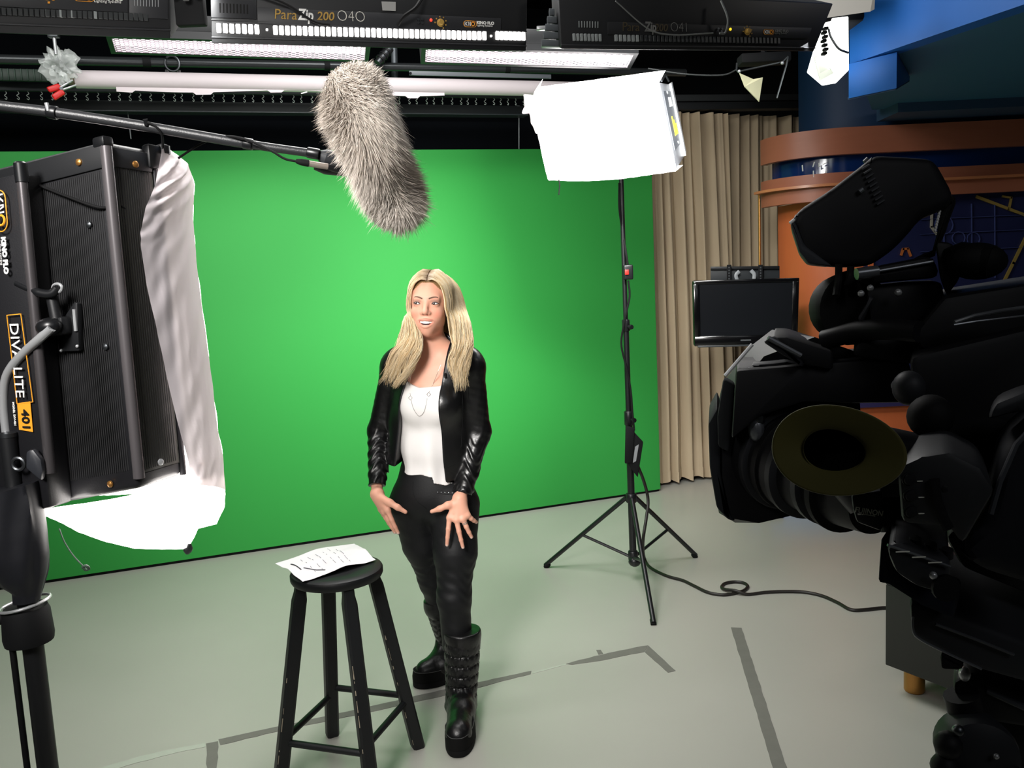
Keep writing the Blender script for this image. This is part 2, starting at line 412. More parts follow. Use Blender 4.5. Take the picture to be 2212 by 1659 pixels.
a_ = gpt(887, 158, .60); MB().lathe(a_ - gn * .002, gn, [(0, .007), (.01, .007)], 12).build('bolt', M_blackm, fb)

# ---- beige curtains on the far wall
M_curt = mat('beige_curtain', 'b9a78c', 0.8, spec=0.2, bump=0.03, bscale=220)
C0, C1 = flo(1428, 1046), flo(1532, 1031); cd = (C1 - C0).normalized(); cn = Vector((-cd.y, cd.x, 0))
def cx(x, y):
    r = ray(x, y); t = (C0 - EYE).dot(cn) / r.dot(cn); return EYE + r * t
def drape(x0, x1, seed, lab, ov=0.0, back=0.0):
    r_ = random.Random(seed); a, b = cx(x0, 800), cx(x1, 800); a.z = b.z = 0; ztop = cx((x0 + x1) / 2, 247).z
    n = 8; ph = [r_.uniform(-.5, .5) for _ in range(n)]; am = [r_.uniform(.5, 1.2) for _ in range(n + 1)]
    def fn(u, v):
        k = u * n; i = min(int(k), n - 1)
        uu = u + .008 * math.sin(v * 5 + i) * (v) + .012 * math.sin(3 * v + seed)
        uw = uu + .022 * math.sin(uu * 17 + seed) + .012 * math.sin(uu * 31 + 2 * seed); w = math.sin(uw * n * 2 * math.pi) * .036 * lerp(am[i], am[i + 1], k - i) + .022 * math.sin(uu * n * 4.7 + seed) * (1 - .4 * v) + .008 * math.sin(uu * n * 13 + 2.2 * v + seed)
        q = lerp(a, b, u + (ov * v if ov > 0 else 0) * u + (ov * v if ov < 0 else 0) * (1 - u)) - cn * (w + .06 - back); return Vector((q.x, q.y, lerp(0.03 + .012 * math.sin(u * 40), ztop, 1 - v)))
    t = thing('curtain', lab, 'curtain', (a + b) / 2, 'beige curtains on the far wall')
    MB().grid(fn, 170, 26).build('cloth', M_curt, t, angle=180, weld=False)
    def hem(u, v):
        q = fn(u, 1 - .03 * v); return q - cn * .006
    MB().grid(hem, 170, 3).build('hem', M_curt, t, angle=180, weld=False)
drape(1395, 1568, 3, 'pleated beige curtain hanging right beside the edge of the green wall', .10)
drape(1570, 1790, 8, 'pleated beige curtain behind the screen, next to the orange column', -.06, .13)
a, b = cx(1380, 237), cx(1790, 232)
cr = thing('curtain_rail', 'dark wooden rail carrying the beige curtains', 'rail', (a + b) / 2)
MB().box((a + b) / 2 - cn * .07, ((b - a).length, .1, .055), (b - a, cn, (0, 0, 1)), .004).build('rail', mat('dark_rail', '14171a', .6), cr)
MB().box((a + b) / 2 - cn * .05 + Vector((0, 0, .07)), ((b - a).length, .04, .05), (b - a, cn, (0, 0, 1)), .004).build('header_strip', mat('grey_rail', '2a2d2e', .7), cr)

# ================================================================== NEWS SET on the right
M_cop = mat('copper_veneer', 'a0624a', 0.42, spec=0.4, var=0.07, vscale=5, stretch=(1, 1, 9))
M_col = mat('orange_veneer', 'c4663a', 0.45, spec=0.4, var=0.05, vscale=4, stretch=(6, 6, 1))
M_navy = mat('navy_paint', '15304f', 0.55, spec=0.3, var=0.05, vscale=2)
M_navy2 = mat('deep_navy_paint', '12264a', 0.45, spec=0.4)
M_blue = mat('bright_blue_paint', '1f62b4', 0.5, spec=0.3)
def plan(inset=0.0, x_end=4.3, n=30, left=None):
    """plan of the curved front: straight along x, left end rounded back; inset moves it back"""
    yf, r = 5.56 + inset, .5
    xl = (2.02 if left is None else left)
    pts = []
    for k in range(13):
        a = math.pi - (math.pi / 2) * k / 12
        pts.append(Vector((xl + r + inset + (r + 0) * math.cos(a), yf + r * .78 - r * .78 * math.sin(a), 0)))
    m_ = 12
    for k in range(1, m_ + 1): pts.append(Vector((lerp(xl + r + inset, x_end, k / m_), yf, 0)))
    return pts
def sweep(mb, pts, z0, z1, th):
    n = len(pts); vs = []
    for i, p_ in enumerate(pts):
        a_, b_ = pts[max(i - 1, 0)], pts[min(i + 1, n - 1)]; t = (b_ - a_).normalized(); nn = Vector((-t.y, t.x, 0))
        o_ = p_ + nn * th
        vs += [(p_.x, p_.y, z0), (p_.x, p_.y, z1), (o_.x, o_.y, z1), (o_.x, o_.y, z0)]
    fs = []
    for i in range(n - 1):
        for k in range(4): fs.append((i * 4 + k, i * 4 + (k + 1) % 4, (i + 1) * 4 + (k + 1) % 4, (i + 1) * 4 + k))
    fs += [(0, 1, 2, 3), ((n - 1) * 4 + 3, (n - 1) * 4 + 2, (n - 1) * 4 + 1, (n - 1) * 4)]
    return mb.add(vs, fs)
sx = at(1649, 340, 5.95).x - .02
ns = thing('news_set', 'curved news set front with copper wood bands and an orange column behind the big camera', 'set piece', (3.0, 5.6, 0))
sweep(MB(), plan(left=sx), 2.397, 2.568, .05).build('upper_band', M_cop, ns)
sweep(MB(), plan(left=sx), 2.105, 2.283, .05).build('lower_band', M_cop, ns)
sweep(MB(), plan(.06, left=sx + .04), 2.25, 2.45, .03).build('blue_inset', mat('gloss_navy', '10295a', .12, spec=.6), ns)
sweep(MB(), plan(-.03, left=sx - .03), 2.195, 2.212, .05).build('ledge_lip', mat('lip_copper', 'c07c52', .3, spec=.6), ns)
sweep(MB(), plan(.1, left=sx + .05, x_end=4.3), 0.0, .72, .05).build('wainscot', M_col, ns)
sweep(MB(), plan(.1, left=sx + .05, x_end=2.44), .72, 2.115, .05).build('column', M_col, ns)
sweep(MB(), [Vector((x_, 5.64, 0)) for x_ in (2.42, 2.9, 3.4, 3.9, 4.3)], .72, 2.11, .04).build('graphic_panel', mat('purple_panel', '1e2348', .35, spec=.5, var=.12, vscale=1.2), ns)
M_yel = mat('mustard_line', '8f7a3c', .5)
def gline(pts, w=.011, m=M_yel, y=5.622, nm='graphic_line'):
    P_ = [at(x_, y_, y) for x_, y_ in pts]
    o_ = MB()
    for a_, b_ in zip(P_, P_[1:]):
        d_ = (b_ - a_); o_.box((a_ + b_) / 2 + Vector((0, .008, 0)), (d_.length + w * .8, .012, w), (d_, (0, 1, 0), d_.cross(Vector((0, 1, 0)))))
    return o_.build(nm, m, ns, False)
gline([(2112, 425), (2180, 451), (2230, 470)], .018)
gline([(2168, 424), (2186, 427), (2181, 451)], .012)
gline([(2168, 612), (2190, 568), (2216, 515)], .018)
gline([(2014, 462), (2013, 490), (2024, 505)], .014, mat('grey_line', 'a09c90', .5))
gline([(1948, 550), (1952, 538), (1962, 537), (1968, 552)], .014, mat('orange_line', 'b0612a', .5))
M_thin = mat('thin_violet', '3a4478', .5)
for (cx_, cy_, r_) in ((2072, 514, 14), (2104, 516, 14), (2040, 486, 20)):
    gline([(cx_ + r_ * math.cos(k * math.pi / 6), cy_ + r_ * math.sin(k * math.pi / 6)) for k in range(13)], .003, M_thin)
for y_ in (470, 502, 540): gline([(1990, y_ + 4), (2212, y_ - 6)], .003, M_thin)
for x_ in (2040, 2100, 2150): gline([(x_, 440), (x_ + 1, 600)], .003, M_thin)
sweep(MB(), plan(.04, left=sx + .02), .70, .745, .05).build('counter_edge', mat('violet_edge', '2a2450', .5), ns)
sweep(MB(), plan(-.12, left=sx - .06), 0.0, .16, .06).build('plinth', M_blue, ns)
# reflected lettering put in as small white strokes on the inset
for pts in (((1760, 350), (1757, 360)), ((1770, 352), (1770, 360), (1775, 358)), ((1780, 354), (1786, 352)), ((1734, 357), (1735, 369)), ((1758, 369), (1758, 382)), ((1785, 370), (1785, 381))):
    gline(pts, .004, M_white, 5.61, 'white_mark')
# brass upright at the left end
p, q = at(1640, 419, 6.0), at(1640, 640, 6.0)
MB().tube([p, Vector((q.x, q.y, 0))], .009, 10).build('brass_upright', M_brass, ns)
MB().tube([p + Vector((-.01, 0, 0)), p + Vector((.14, -.1, .002))], .011, 10).build('brass_elbow', M_brass, ns)

# navy wall above the set, header and soffit
nw = thing('navy_fascia', 'dark navy painted wall rising above the copper wood bands', 'wall panel', (3.1, 5.7, 2.57))
sweep(MB(), plan(.12, left=at(1712, 200, 5.9).x - .02), 2.5, 3.74, .06).build('wall_face', M_navy, nw)
sweep(MB(), [at(1940, 200, 5.3) * 1, at(2330, 190, 5.3) * 1], at(2050, 205, 5.3).z - .09, at(2050, 205, 5.3).z, .3).build('ledge', mat('slate_blue', '2a4560', .6), nw)
hd = thing('blue_header', 'big bright blue header box hanging from the ceiling at top right', 'header', at(1990, 60, 4.0))
zb = at(1835, 139, 4.2).z
a = at(1835, 139, 4.2); b = at(2260, 20, 3.3); d_ = b - a; b = Vector((b.x, b.y, 0)); a = Vector((a.x, a.y, 0))
MB().slab([(a.x, a.y, zb), (b.x, b.y, zb), (b.x, b.y, 3.74), (a.x, a.y, 3.74)], (.06, .1, 0)).build('front_face', M_blue, hd)
MB().slab([(a.x + .05, a.y + .05, zb), (b.x, b.y + .05, zb), (4.3, 5.5, zb + .02), (a.x + .68, 5.5, zb + .02)], (0, 0, .05)).build('soffit', mat('teal_soffit', '2c6080', .7), hd)
hb2 = thing('blue_corner_box', 'small bright blue box hanging under the end of the blue header', 'box', at(1880, 160, 4.15))
p4 = [at(1833, 138, 4.16), at(1938, 112, 3.98), at(1937, 191, 3.98), at(1833, 213, 4.16)]
MB().hexa(p4 + [p4[0] + Vector((.3, .5, 0)), p4[1] + Vector((.3, .5, 0)), p4[2] + Vector((.3, .5, .14)), p4[3] + Vector((.3, .5, .14))], .003).build('box_body', M_blue, hb2)
MB().slab([p4[3] + Vector((0, .01, -.004)), p4[2] + Vector((0, .01, -.004)), p4[2] + Vector((.3, .5, .136)), p4[3] + Vector((.3, .5, .136))], (0, 0, .012)).build('underside', M_navy, hb2)
# ================================================================== PANEL LIGHTS OF THE GRID
M_case = mat('lamp_case', '1b1c1e', 0.5, spec=0.45)
M_case2 = mat('lamp_case_plate', '26272a', 0.45, spec=0.5)
M_lit = mat('lit_vent', 'ffffff', 0.5, emit=3.5, ecol='fffaf6')
M_dim = mat('dim_vent', '8c9292', 0.4, spec=.6)
M_dim2 = mat('dark_vent', '2e3132', 0.4)
class Quad:
    """a plate given by four corner points; u runs left to right, v top to bottom"""
    def __init__(s, tl, tr, br, bl): s.c = (tl, tr, br, bl); s.x = (tr - tl).normalized(); s.y = (bl - tl).normalized(); s.n = s.x.cross(s.y).normalized(); s.n = s.n if s.n.dot(EYE - tl) > 0 else -s.n; s.w = ((tr - tl).length + (br - bl).length) / 2; s.h = (bl - tl).length
    def p(s, u, v): return lerp(lerp(s.c[0], s.c[1], u), lerp(s.c[3], s.c[2], u), v)
def panel_light(name, lab, tl, tr, br, bl, deep, cells, lettering, lit):
    q = Quad(tl, tr, br, bl)
    
    t = thing(name, lab, 'studio light', (tl + br) / 2, 'flat panel lights hanging from the grid')
    B = -q.n * deep + Vector((.04, 0, .065))
    MB().hexa([tl, tr, br, bl, tl + B, tr + B, br + B, bl + B], .004).build('case', M_case, t)
    if lit:
        a_ = area('panel_lamp', (tl + bl + tr + br) / 4 + B + Vector((0, .06, -.02)), (tl + tr) / 2 + Vector((-.1, 3.0, -1.35)), .95, .22, lit, (1, 1, .98), 84); a_.parent = t; a_.location -= t.location
    for (u0, u1, v0, v1, nm, m) in lettering['plates']:
        MB().slab([q.p(u0, v0) + q.n * .004, q.p(u1, v0) + q.n * .004, q.p(u1, v1) + q.n * .004, q.p(u0, v1) + q.n * .004], -q.n * .006, .001).build(nm, m, t)
    uu = Quad(tl, tr, br, bl)
    cell = None
    rot = Matrix((q.x, q.y, q.x.cross(q.y))).transposed().to_4x4()
    for (u, v, m, w, h) in cells:
        if cell is None or cell.data.materials[0] is not m:
            cb = MB().box((0, 0, 0), (1, 1, 1), None, 0.08, 1); me = bpy.data.meshes.new('vent_cell'); me.from_pydata(cb.v, [], cb.f); me.materials.append(m)
            cell = bpy.data.objects.new('vent_cell', me); o = cell
        else: o = cell.copy()
        COL.objects.link(o); o.parent = t
        mm = rot.copy(); mm.translation = q.p(u, v) + q.n * .002 - t.location
        o.matrix_local = mm @ Matrix.Diagonal((w, h, .008, 1))
    return t, q
def uof(x, xl, xr, dl=1.0, dr=1.0):          # perspective-correct fraction along an edge from depth dl to dr
    s = (x - xl) / (xr - xl); return s * dl / (dr + s * (dl - dr)) if False else (s / dr) / ((1 - s) / dl + s / dr)

# middle panel with the lit vents
YA, YB = 2.62, 2.98
tl, tr, br_, bl = at(454, -62, YA), at(1139, -18, YB), at(1137, 111, YB), at(457, 94, YA)
cells = []
U = lambda x: ((x - 455) / 684 / YB) ** 1 / (((1 - (x - 455) / 684) / YA) + ((x - 455) / 684 / YB)) if True else 0
U = lambda x: 1 - ((1 - (x - 455) / 684) / YA * 1) / 1 * 0 - (1 - (x - 455) / 684)   # nearly linear: depth varies little
for k in range(7): cells.append((U(469.5 + 12.3 * k), .785, M_lit, .0128, .027))
for k in range(39): cells.append((U(580 + 12.0 * k), .787 - .022 * k / 38, M_lit, .0128, .027))
for k in range(7): cells.append((U(1067 + 10.6 * k), .752, M_lit, .0124, .027))
dots = [(U(563), .785, M_lit, .006, .006), (U(1052), .765, M_lit, .006, .006)]
pl = {'plates': [(U(455), U(543), .30, .64, 'end_plate', M_case2), (U(545), U(1075), .47, .70, 'control_strip', M_case2), (0, 1, .90, .925, 'lower_lip', M_case2), (0, 1, .66, .68, 'upper_lip', M_case)]}
tB, qB = panel_light('panel_light', 'black panel light in the middle of the top row, its vents brightly lit', tl, tr, br_, bl, .16, cells + dots, pl, 15)
def slots(t, q, us, v0, v1, m=M_steel, w=.0035):
    for u in us: MB().slab([q.p(u, v0) + q.n * .005, q.p(u + w, v0) + q.n * .005, q.p(u + w, v1) + q.n * .005, q.p(u, v1) + q.n * .005], -q.n * .003).build('slot', m, t, False)
def markings(t, q, U, zip_x, two_x, num, num_x, led, knob, badge, kf, bright=True, vtop=.5, dv=0.0, ledm=M_red):
    k = 1.0
    MW = M_white if bright else mat('shaded_print', '6d6e6c', .6); MG = M_gold if bright else mat('shaded_gold', '3f3622', .6)  # darker copies of white and gold print put shade on this panel
    n_ = q.n * .0055; up_ = -q.y
    text('Para', 'lettering', MG, t, q.p(U(zip_x), .625 + dv) + n_, q.x, up_, .042, .15, 0, wide=.95)
    text('Zip', 'lettering', MW, t, q.p(U(zip_x + 49), .625 + dv) + n_, q.x, up_, .046, .2, .0012, wide=.74)
    text('200', 'lettering', MG, t, q.p(U(two_x), .618 + dv) + n_, q.x, up_, .036, .2, .0004)
    text(num, 'lettering', mat('chalk_white', 'cfcdc4', .7) if bright else MW, t, q.p(U(num_x), .62 + dv) + n_, q.x, up_, .048, 0, -.0012, wide=.9)
    text('KINO FLO', 'lettering', MW, t, q.p(U(kf), .58 + dv) + n_, q.x, up_, .013, 0, .0006, wide=1.05)
    text('Lighting Systems', 'lettering', MW, t, q.p(U(kf), .615 + dv) + n_, q.x, up_, .0085, .2)
    pill_logo(t, q.p(U(badge), .585 + dv) + n_, q.x, up_, .046, q.n)
    MB().lathe(q.p(U(knob), .585 + dv), q.n, [(0, .013), (.006, .013), (.007, .009), (.018, .008), (.018, 0.001)], 16).build('dimmer_knob', M_gold, t)
    for k_ in range(7):
        a_ = math.radians(-60 + 40 * k_); c_ = q.p(U(knob), .585 + dv) + q.x * (.019 * math.cos(a_)) + up_ * (.019 * math.sin(a_)) + n_
        MB().box(c_, (.004, .004, .002), (q.x, up_, q.n)).build('tick', M_gold, t, False)
    MB().ball(q.p(U(led), .55 + dv) + n_, .005, 10, 6).build('indicator', mat('led_' + ('red' if ledm is M_red else 'amber'), 'ff3a28' if ledm is M_red else 'e8c020', .4, emit=1.5), t)
    for k_ in range(4): MB().lathe(q.p(U(led - 20 - 9 * (k_ % 2)), .55 + .05 * (k_ // 2) + dv), q.n, [(0, .0045), (.009, .0045)], 8).build('socket', M_dsteel, t)
markings(tB, qB, U, 577, 664, 'O4O', 706, 911, 933, 1001, 1017)
slots(tB, qB, [U(471 + 6.6 * k) for k in range(9)], .44, .57, mat('slot_black', '050505', .9), .004)
MB().slab([qB.p(U(801), .30) + qB.n * .005, qB.p(U(832), .295) + qB.n * .005, qB.p(U(832), .435) + qB.n * .005, qB.p(U(803), .435) + qB.n * .005], qB.n * .001).build('paper_tag', mat('grey_tag', '9a9a98', .6), tB)
# small cables dangling over the panel
cb = tag(MB().tube(spline([qB.p(U(890), .2) + qB.n * .02, qB.p(U(870), .42) + qB.n * .04, qB.p(U(845), .56) + qB.n * .04, qB.p(U(835), .66) + qB.n * .015], 6), .006, 7).build('cable', M_rubber), 'short black cable crossing the middle panel light near its red lamp', 'cable')
cb = tag(MB().tube(spline([qB.p(U(540), .30) + qB.n * .03, qB.p(U(600), .44) + qB.n * .03, qB.p(U(655), .66) + qB.n * .02, qB.p(U(690), .7) + qB.n * .016], 6), .004, 7).build('cable', M_rubber), 'thin black cable crossing the large printed letters of the middle panel light', 'cable')

# right-hand panel, unlit vents
YC, YD = 2.95, 3.35
XL, XR = 1206, 1800
tl, tr, br_, bl = at(XL, -22, YC), at(XR, 8, YD), at(1758, 111, YD), at(XL + 6, 106, YC)
U2 = lambda x: (x - XL) / (XR - XL)
cells = [(U2(1233 + 7.7 * k), .80, M_dim, .0095, .024) for k in range(8)] + [(U2(1321 + 9.2 * k), .80, M_dim if k < 6 else M_dim2, .011, .022) for k in range(42)]
pl = {'plates': [(U2(1303), U2(1770), .52, .74, 'control_strip', M_case), (0, 1, .92, .945, 'lower_lip', M_case2)]}
tC, qC = panel_light('panel_light', 'black panel light at the right end of the top row with its vents dark', tl, tr, br_, bl, .16, cells, pl, 27)  # panel looks unlit; its lamp is added to brighten the wall
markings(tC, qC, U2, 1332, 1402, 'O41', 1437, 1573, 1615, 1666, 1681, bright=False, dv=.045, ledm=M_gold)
slots(tC, qC, [U2(1243 + 5.5 * k) for k in range(8)], .52, .63, M_dim, .002)
cb = tag(MB().tube(spline([qC.p(U2(1310), .2) + qC.n * .03, qC.p(U2(1380), .66) + qC.n * .03, qC.p(U2(1440), .75) + qC.n * .02, qC.p(U2(1530), .70) + qC.n * .02], 6), .0025, 6).build('cable', mat('grey_cable', '6a6d6c', .5)), 'thin grey cable sagging across the dark panel light at top right', 'cable')
cb = tag(MB().tube(spline([qC.p(U2(1530), .1) + qC.n * .03, qC.p(U2(1550), .45) + qC.n * .04, qC.p(U2(1558), .68) + qC.n * .02, qC.p(U2(1545), .70) + qC.n * .02], 6), .004, 6).build('cable', _M['grey_cable']), 'grey cable hanging down to the sockets of the dark panel light at top right', 'cable')

# left-hand panel
tl, tr, br_, bl = at(-330, -110, 2.2), at(368, -62, 2.52), at(369, 84, 2.52), at(-330, 62, 2.2)
U3 = lambda x: (x + 330) / 699
cells = [(U3(-40 + 12 * k), .70, M_dim2, .011, .02) for k in range(30)] + [(U3(x_), .70, M_dim, .009, .02) for x_ in (79, 110, 136, 188)]
pl = {'plates': [(U3(268), U3(362), .28, .71, 'end_plate', M_case2), (U3(-200), U3(265), .36, .64, 'control_strip', M_case2), (0, 1, .86, .885, 'lower_lip', M_case2)]}
tA, qA = panel_light('panel_light', 'black panel light at the top left corner with an orange ring badge', tl, tr, br_, bl, .16, cells, pl, 7)  # dark panel too; the lamp behind it is added light for the wall
slots(tA, qA, [U3(280 + 7.2 * k) for k in range(9)], .42, .54, M_steel, .0022)
n_ = qA.n * .0055
pill_logo(tA, qA.p(U3(163), .455) + n_, qA.x, -qA.y, .052, qA.n)
text('KINO FLO', 'lettering', M_white, tA, qA.p(U3(185), .475) + n_, qA.x, -qA.y, .0165, 0, .0008)
text('Lighting Systems', 'lettering', M_white, tA, qA.p(U3(185), .515) + n_, qA.x, -qA.y, .0105, .2)
MB().lathe(qA.p(U3(77), .455), qA.n, [(0, .013), (.006, .013), (.007, .009), (.018, .008), (.018, 0.001)], 16).build('dimmer_knob', M_gold, tA)
for k_ in range(7):
    a_ = math.radians(-70 + 40 * k_); MB().box(qA.p(U3(77), .455) + qA.x * (.02 * math.cos(a_)) - qA.y * (.02 * math.sin(a_)) + n_, (.006, .005, .002), (qA.x, -qA.y, qA.n)).build('tick', M_orange, tA, False)
for x_ in (20, 36, 56): MB().lathe(qA.p(U3(x_), .47), qA.n, [(0, .009), (.01, .009), (.01, .006), (.002, .005)], 12).build('socket', M_dsteel, tA)
# brackets that hold the panels
def yoke(x, y, Y, lab):
    c = at(x, y, Y - .12); t = thing('panel_bracket', lab, 'bracket', c, 'brackets between the panel lights')
    MB().box(c, (.085, .03, .12), None, .006).build('plate', M_blackm, t)
    MB().box(c + Vector((-.0, -.04, .03)), (.018, .03, .06), None, .004).build('bolt_bar', M_steel, t)
    for dx in (-.035, .03): MB().lathe(c + Vector((dx, -.026, .02)), (0, -1, 0), [(0, .012), (.014, .012), (.014, .006), (.03, .006)], 12).build('knob', M_dsteel, t)
yoke(411, 10, 2.62, 'black bracket with steel bolt between the left and middle panel lights')
c = at(1193, 62, 3.0)
t = thing('stepped_bracket', 'grey stepped bracket standing between the middle and right panel lights', 'bracket', c)
for k_ in range(5): MB().box(c + Vector((0, 0, .052 - .026 * k_)), (.02 + .017 * k_, .03, .022), (qB.x, (0, 1, 0), (0, 0, 1)), .002).build('step', mat('step_grey', '62676b', .4, metal=.4), t)
MB().box(c + Vector((-.04, -.01, .0)), (.03, .02, .012), None, .002).build('tab', M_steel, t); MB().box(c + Vector((.035, -.01, .01)), (.025, .02, .01), None, .002).build('tab', M_steel, t)

# ---- two lit honeycomb panels behind
M_tube = mat('lamp_diffuser', 'ffffff', 0.5, emit=4.5, ecol='fff6fa')
M_comb = mat('honeycomb', 'cabec6', 0.5, spec=.4)
def honeycomb(lab, tl, tr, br_, bl):
    q = Quad(tl, tr, br_, bl)
    t = thing('honeycomb_light', lab, 'studio light', (tl + br_) / 2, 'lit honeycomb panel lights behind the roll')
    f = q.n * .0; B = -q.n * .10; e = .02
    O = [tl - q.x * e - q.y * e, tr + q.x * e - q.y * e, br_ + q.x * e + q.y * e, bl - q.x * e + q.y * e]
    MB().hexa([p_ - q.n * .03 for p_ in O] + [p_ + B for p_ in O], .003).build('case', M_case, t)
    fr = MB(); I = [tl, tr, br_, bl]
    for i in range(4):
        j = (i + 1) % 4
        fr.hexa([O[i] + q.n * .002, O[j] + q.n * .002, I[j] + q.n * .002, I[i] + q.n * .002, O[i] - q.n * .03, O[j] - q.n * .03, I[j] - q.n * .03, I[i] - q.n * .03])
    fr.build('frame', M_case, t, False)
    MB().slab([p_ - q.n * .027 for p_ in I], -q.n * .002).build('diffuser', M_tube, t, False)
    cb = MB(); s = .0115; nu = int(q.w / (s * 1.5)); nv = int(q.h / (s * 1.732)) + 1
    def hexv(i, j, k):
        x = (i * 1.5 + math.cos(k * math.pi / 3)) * s; y = (j + .5 * (i % 2)) * s * 1.732 + math.sin(k * math.pi / 3) * s
        return min(max(x, 0), q.w), min(max(y, 0), q.h)
    for i in range(nu + 1):
        for j in range(nv + 1):
            for k in (0, 1, 2):
                (xa, ya), (xb, yb) = hexv(i, j, k), hexv(i, j, k + 1)
                if abs(xa - xb) + abs(ya - yb) < 1e-4: continue
                pa, pb = q.p(xa / q.w, ya / q.h), q.p(xb / q.w, yb / q.h); d_ = (pb - pa); w_ = d_.cross(q.n).normalized() * .0009
                cb.add([pa - w_, pa + w_, pb + w_, pb - w_, pa - w_ - q.n * .005, pa + w_ - q.n * .005, pb + w_ - q.n * .005, pb - w_ - q.n * .005], [(0, 1, 2, 3), (0, 4, 5, 1), (2, 6, 7, 3), (1, 5, 6, 2), (3, 7, 4, 0)])
    o = cb.build('louver', M_comb, t, False, weld=False, fix=False); o['kind'] = 'stuff'
    return t
# panels face down and towards the camera: the lower edge lies farther back
honeycomb('bright honeycomb panel light above the left half of the paper roll', at(241, 82, 3.60), at(790, 99, 3.92), at(788, 130, 4.06), at(250, 112, 3.74))
honeycomb('pinkish honeycomb panel light above the right half of the paper roll', at(920, 106, 3.86), at(1369, 118, 4.12), at(1355, 146, 4.26), at(918, 134, 4.0))
sup = thing('drop_rod', 'thin steel rod dropping above the clear plastic bag', 'rod', at(119, 100, 4.2))
_d = at(116, 72, 4.2); MB().tube([Vector((_d.x, _d.y, ZC)), _d, at(121, 118, 4.2)], .008, 8).build('rod', M_steel, sup)
MB().box(at(116, 77, 4.2), (.05, .03, .02), None, .003).build('foot', M_dsteel, sup)

# ================================================================== LEFT FLUORESCENT FIXTURE (seen from behind)
fwd = Vector((.35, .94, 0)).normalized()
cBTR, cBBR, cBTL, cBBL = at(222, 303, 1.60), at(298, 1056, 1.60), at(-70, 378, 1.74), at(-8, 1113, 1.72)
def DL(a, h, f): return lerp(lerp(cBBR, cBTR, h), lerp(cBBL, cBTL, h), a) + fwd * f       # a: right to left, h: bottom to top, f: forward
dlx, dly = (cBTL - cBTR).normalized(), (cBTR - cBBR).normalized(); dln = -(fwd)
bn = dlx.cross(dly).normalized(); bn = bn if bn.y < 0 else -bn                               # outwards from the back plate, to the camera
DD = .125
M_case_d = mat('fixture_black', '17171a', .42, spec=.5, bump=.05, bscale=300)
M_rib = mat('ribbed_black', '2a2a2b', .5, spec=.45)
M_flare = mat('edge_trim', '5c585a', .35, metal=.35)
dv_ = thing('fluorescent_fixture', 'tall black fluorescent light at left seen from behind, white silk on its front', 'studio light', DL(.5, 0, .06))
MB().hexa([DL(1, 1, 0), DL(0, 1, 0), DL(0, 0, 0), DL(1, 0, 0), DL(1, 1, DD), DL(0, 1, DD), DL(0, 0, DD), DL(1, 0, DD)], .012, 3).build('housing', M_case_d, dv_)
wid = (cBTL - cBTR).length; hei = (cBTR - cBBR).length
def pl_box(a0, a1, h0, h1, f0, f1, name, m, bev=.002): return MB().hexa([DL(a1, h1, f0), DL(a0, h1, f0), DL(a0, h0, f0), DL(a1, h0, f0), DL(a1, h1, f1), DL(a0, h1, f1), DL(a0, h0, f1), DL(a1, h0, f1)], bev).build(name, m, dv_)
# corner trims, end caps
MB().tube([DL(0.0, .985, .006), DL(0.0, .03, .006)], .011, 10).build('corner_trim', M_flare, dv_)
MB().tube([DL(0.0, .985, DD), DL(0.0, .0, DD)], .007, 10).build('corner_trim', mat('dark_trim', '2a292c', .3, metal=.5), dv_)
for h_ in (1.0,):
    MB().hexa([DL(.06, h_ + .012, -.006), DL(-.02, h_ + .012, -.006), DL(-.02, h_ - .018, -.006), DL(.06, h_ - .018, -.006), DL(.06, h_ + .012, .02), DL(-.02, h_ + .012, .02), DL(-.02, h_ - .018, .02), DL(.06, h_ - .018, .02)], .005).build('corner_cap', M_plastic, dv_)
    MB().hexa([DL(.03, h_ + .012, DD - .02), DL(-.025, h_ + .012, DD - .02), DL(-.025, h_ - .06, DD - .02), DL(.03, h_ - .06, DD - .02), DL(.03, h_ + .012, DD + .02), DL(-.025, h_ + .012, DD + .02), DL(-.025, h_ - .06, DD + .02), DL(.03, h_ - .06, DD + .02)], .005).build('corner_cap', M_plastic, dv_)
# ribbed side: fine vertical ribs on the back plate and on the side plate
rbm = MB()
for k in range(44):
    a_ = .045 + .60 * k / 43; rbm.box((DL(a_, .92, -.0005) + DL(a_, .06, -.0005)) / 2, (.0016, .0018, (DL(a_, .92, 0) - DL(a_, .06, 0)).length), (dlx, bn, DL(a_, .92, 0) - DL(a_, .06, 0)))
for k in range(17):
    f_ = .016 + .09 * k / 16; rbm.box((DL(-.003, .93, f_) + DL(-.003, .05, f_)) / 2, (.0016, .002, (DL(0, .93, f_) - DL(0, .05, f_)).length), (fwd, -dlx, DL(0, .93, f_) - DL(0, .05, f_)))
o = rbm.build('ribbing', M_rib, dv_, False, weld=False, fix=False); o['kind'] = 'stuff'
pl_box(-.012, .0, .93, .985, .012, DD - .01, 'top_plate', M_case2)
pl_box(-.004, .0, .04, .93, .012, DD - .01, 'side_plate', mat('lit_side_grey', '3a3934', .45, spec=.5))  # lighter plate laid on to put light on the fixture's side
pl_box(.01, .75, .925, .99, -.004, 0, 'top_plate', M_case)
for (a_, h_, f_, m_) in ((-.012, .945, .07, M_brass), (.16, .955, -.004, M_brass), (.14, .78, -.002, M_dsteel), (.11, .43, -.002, M_dsteel), (-.012, .06, .06, M_steel), (.17, .03, -.002, M_brass)):
    ax_ = -dlx if a_ < 0 else bn; MB().lathe(DL(a_, h_, f_), ax_, [(0, .007), (.003, .0065), (.005, .003), (.0055, .0005)], 12).build('screw', m_, dv_)
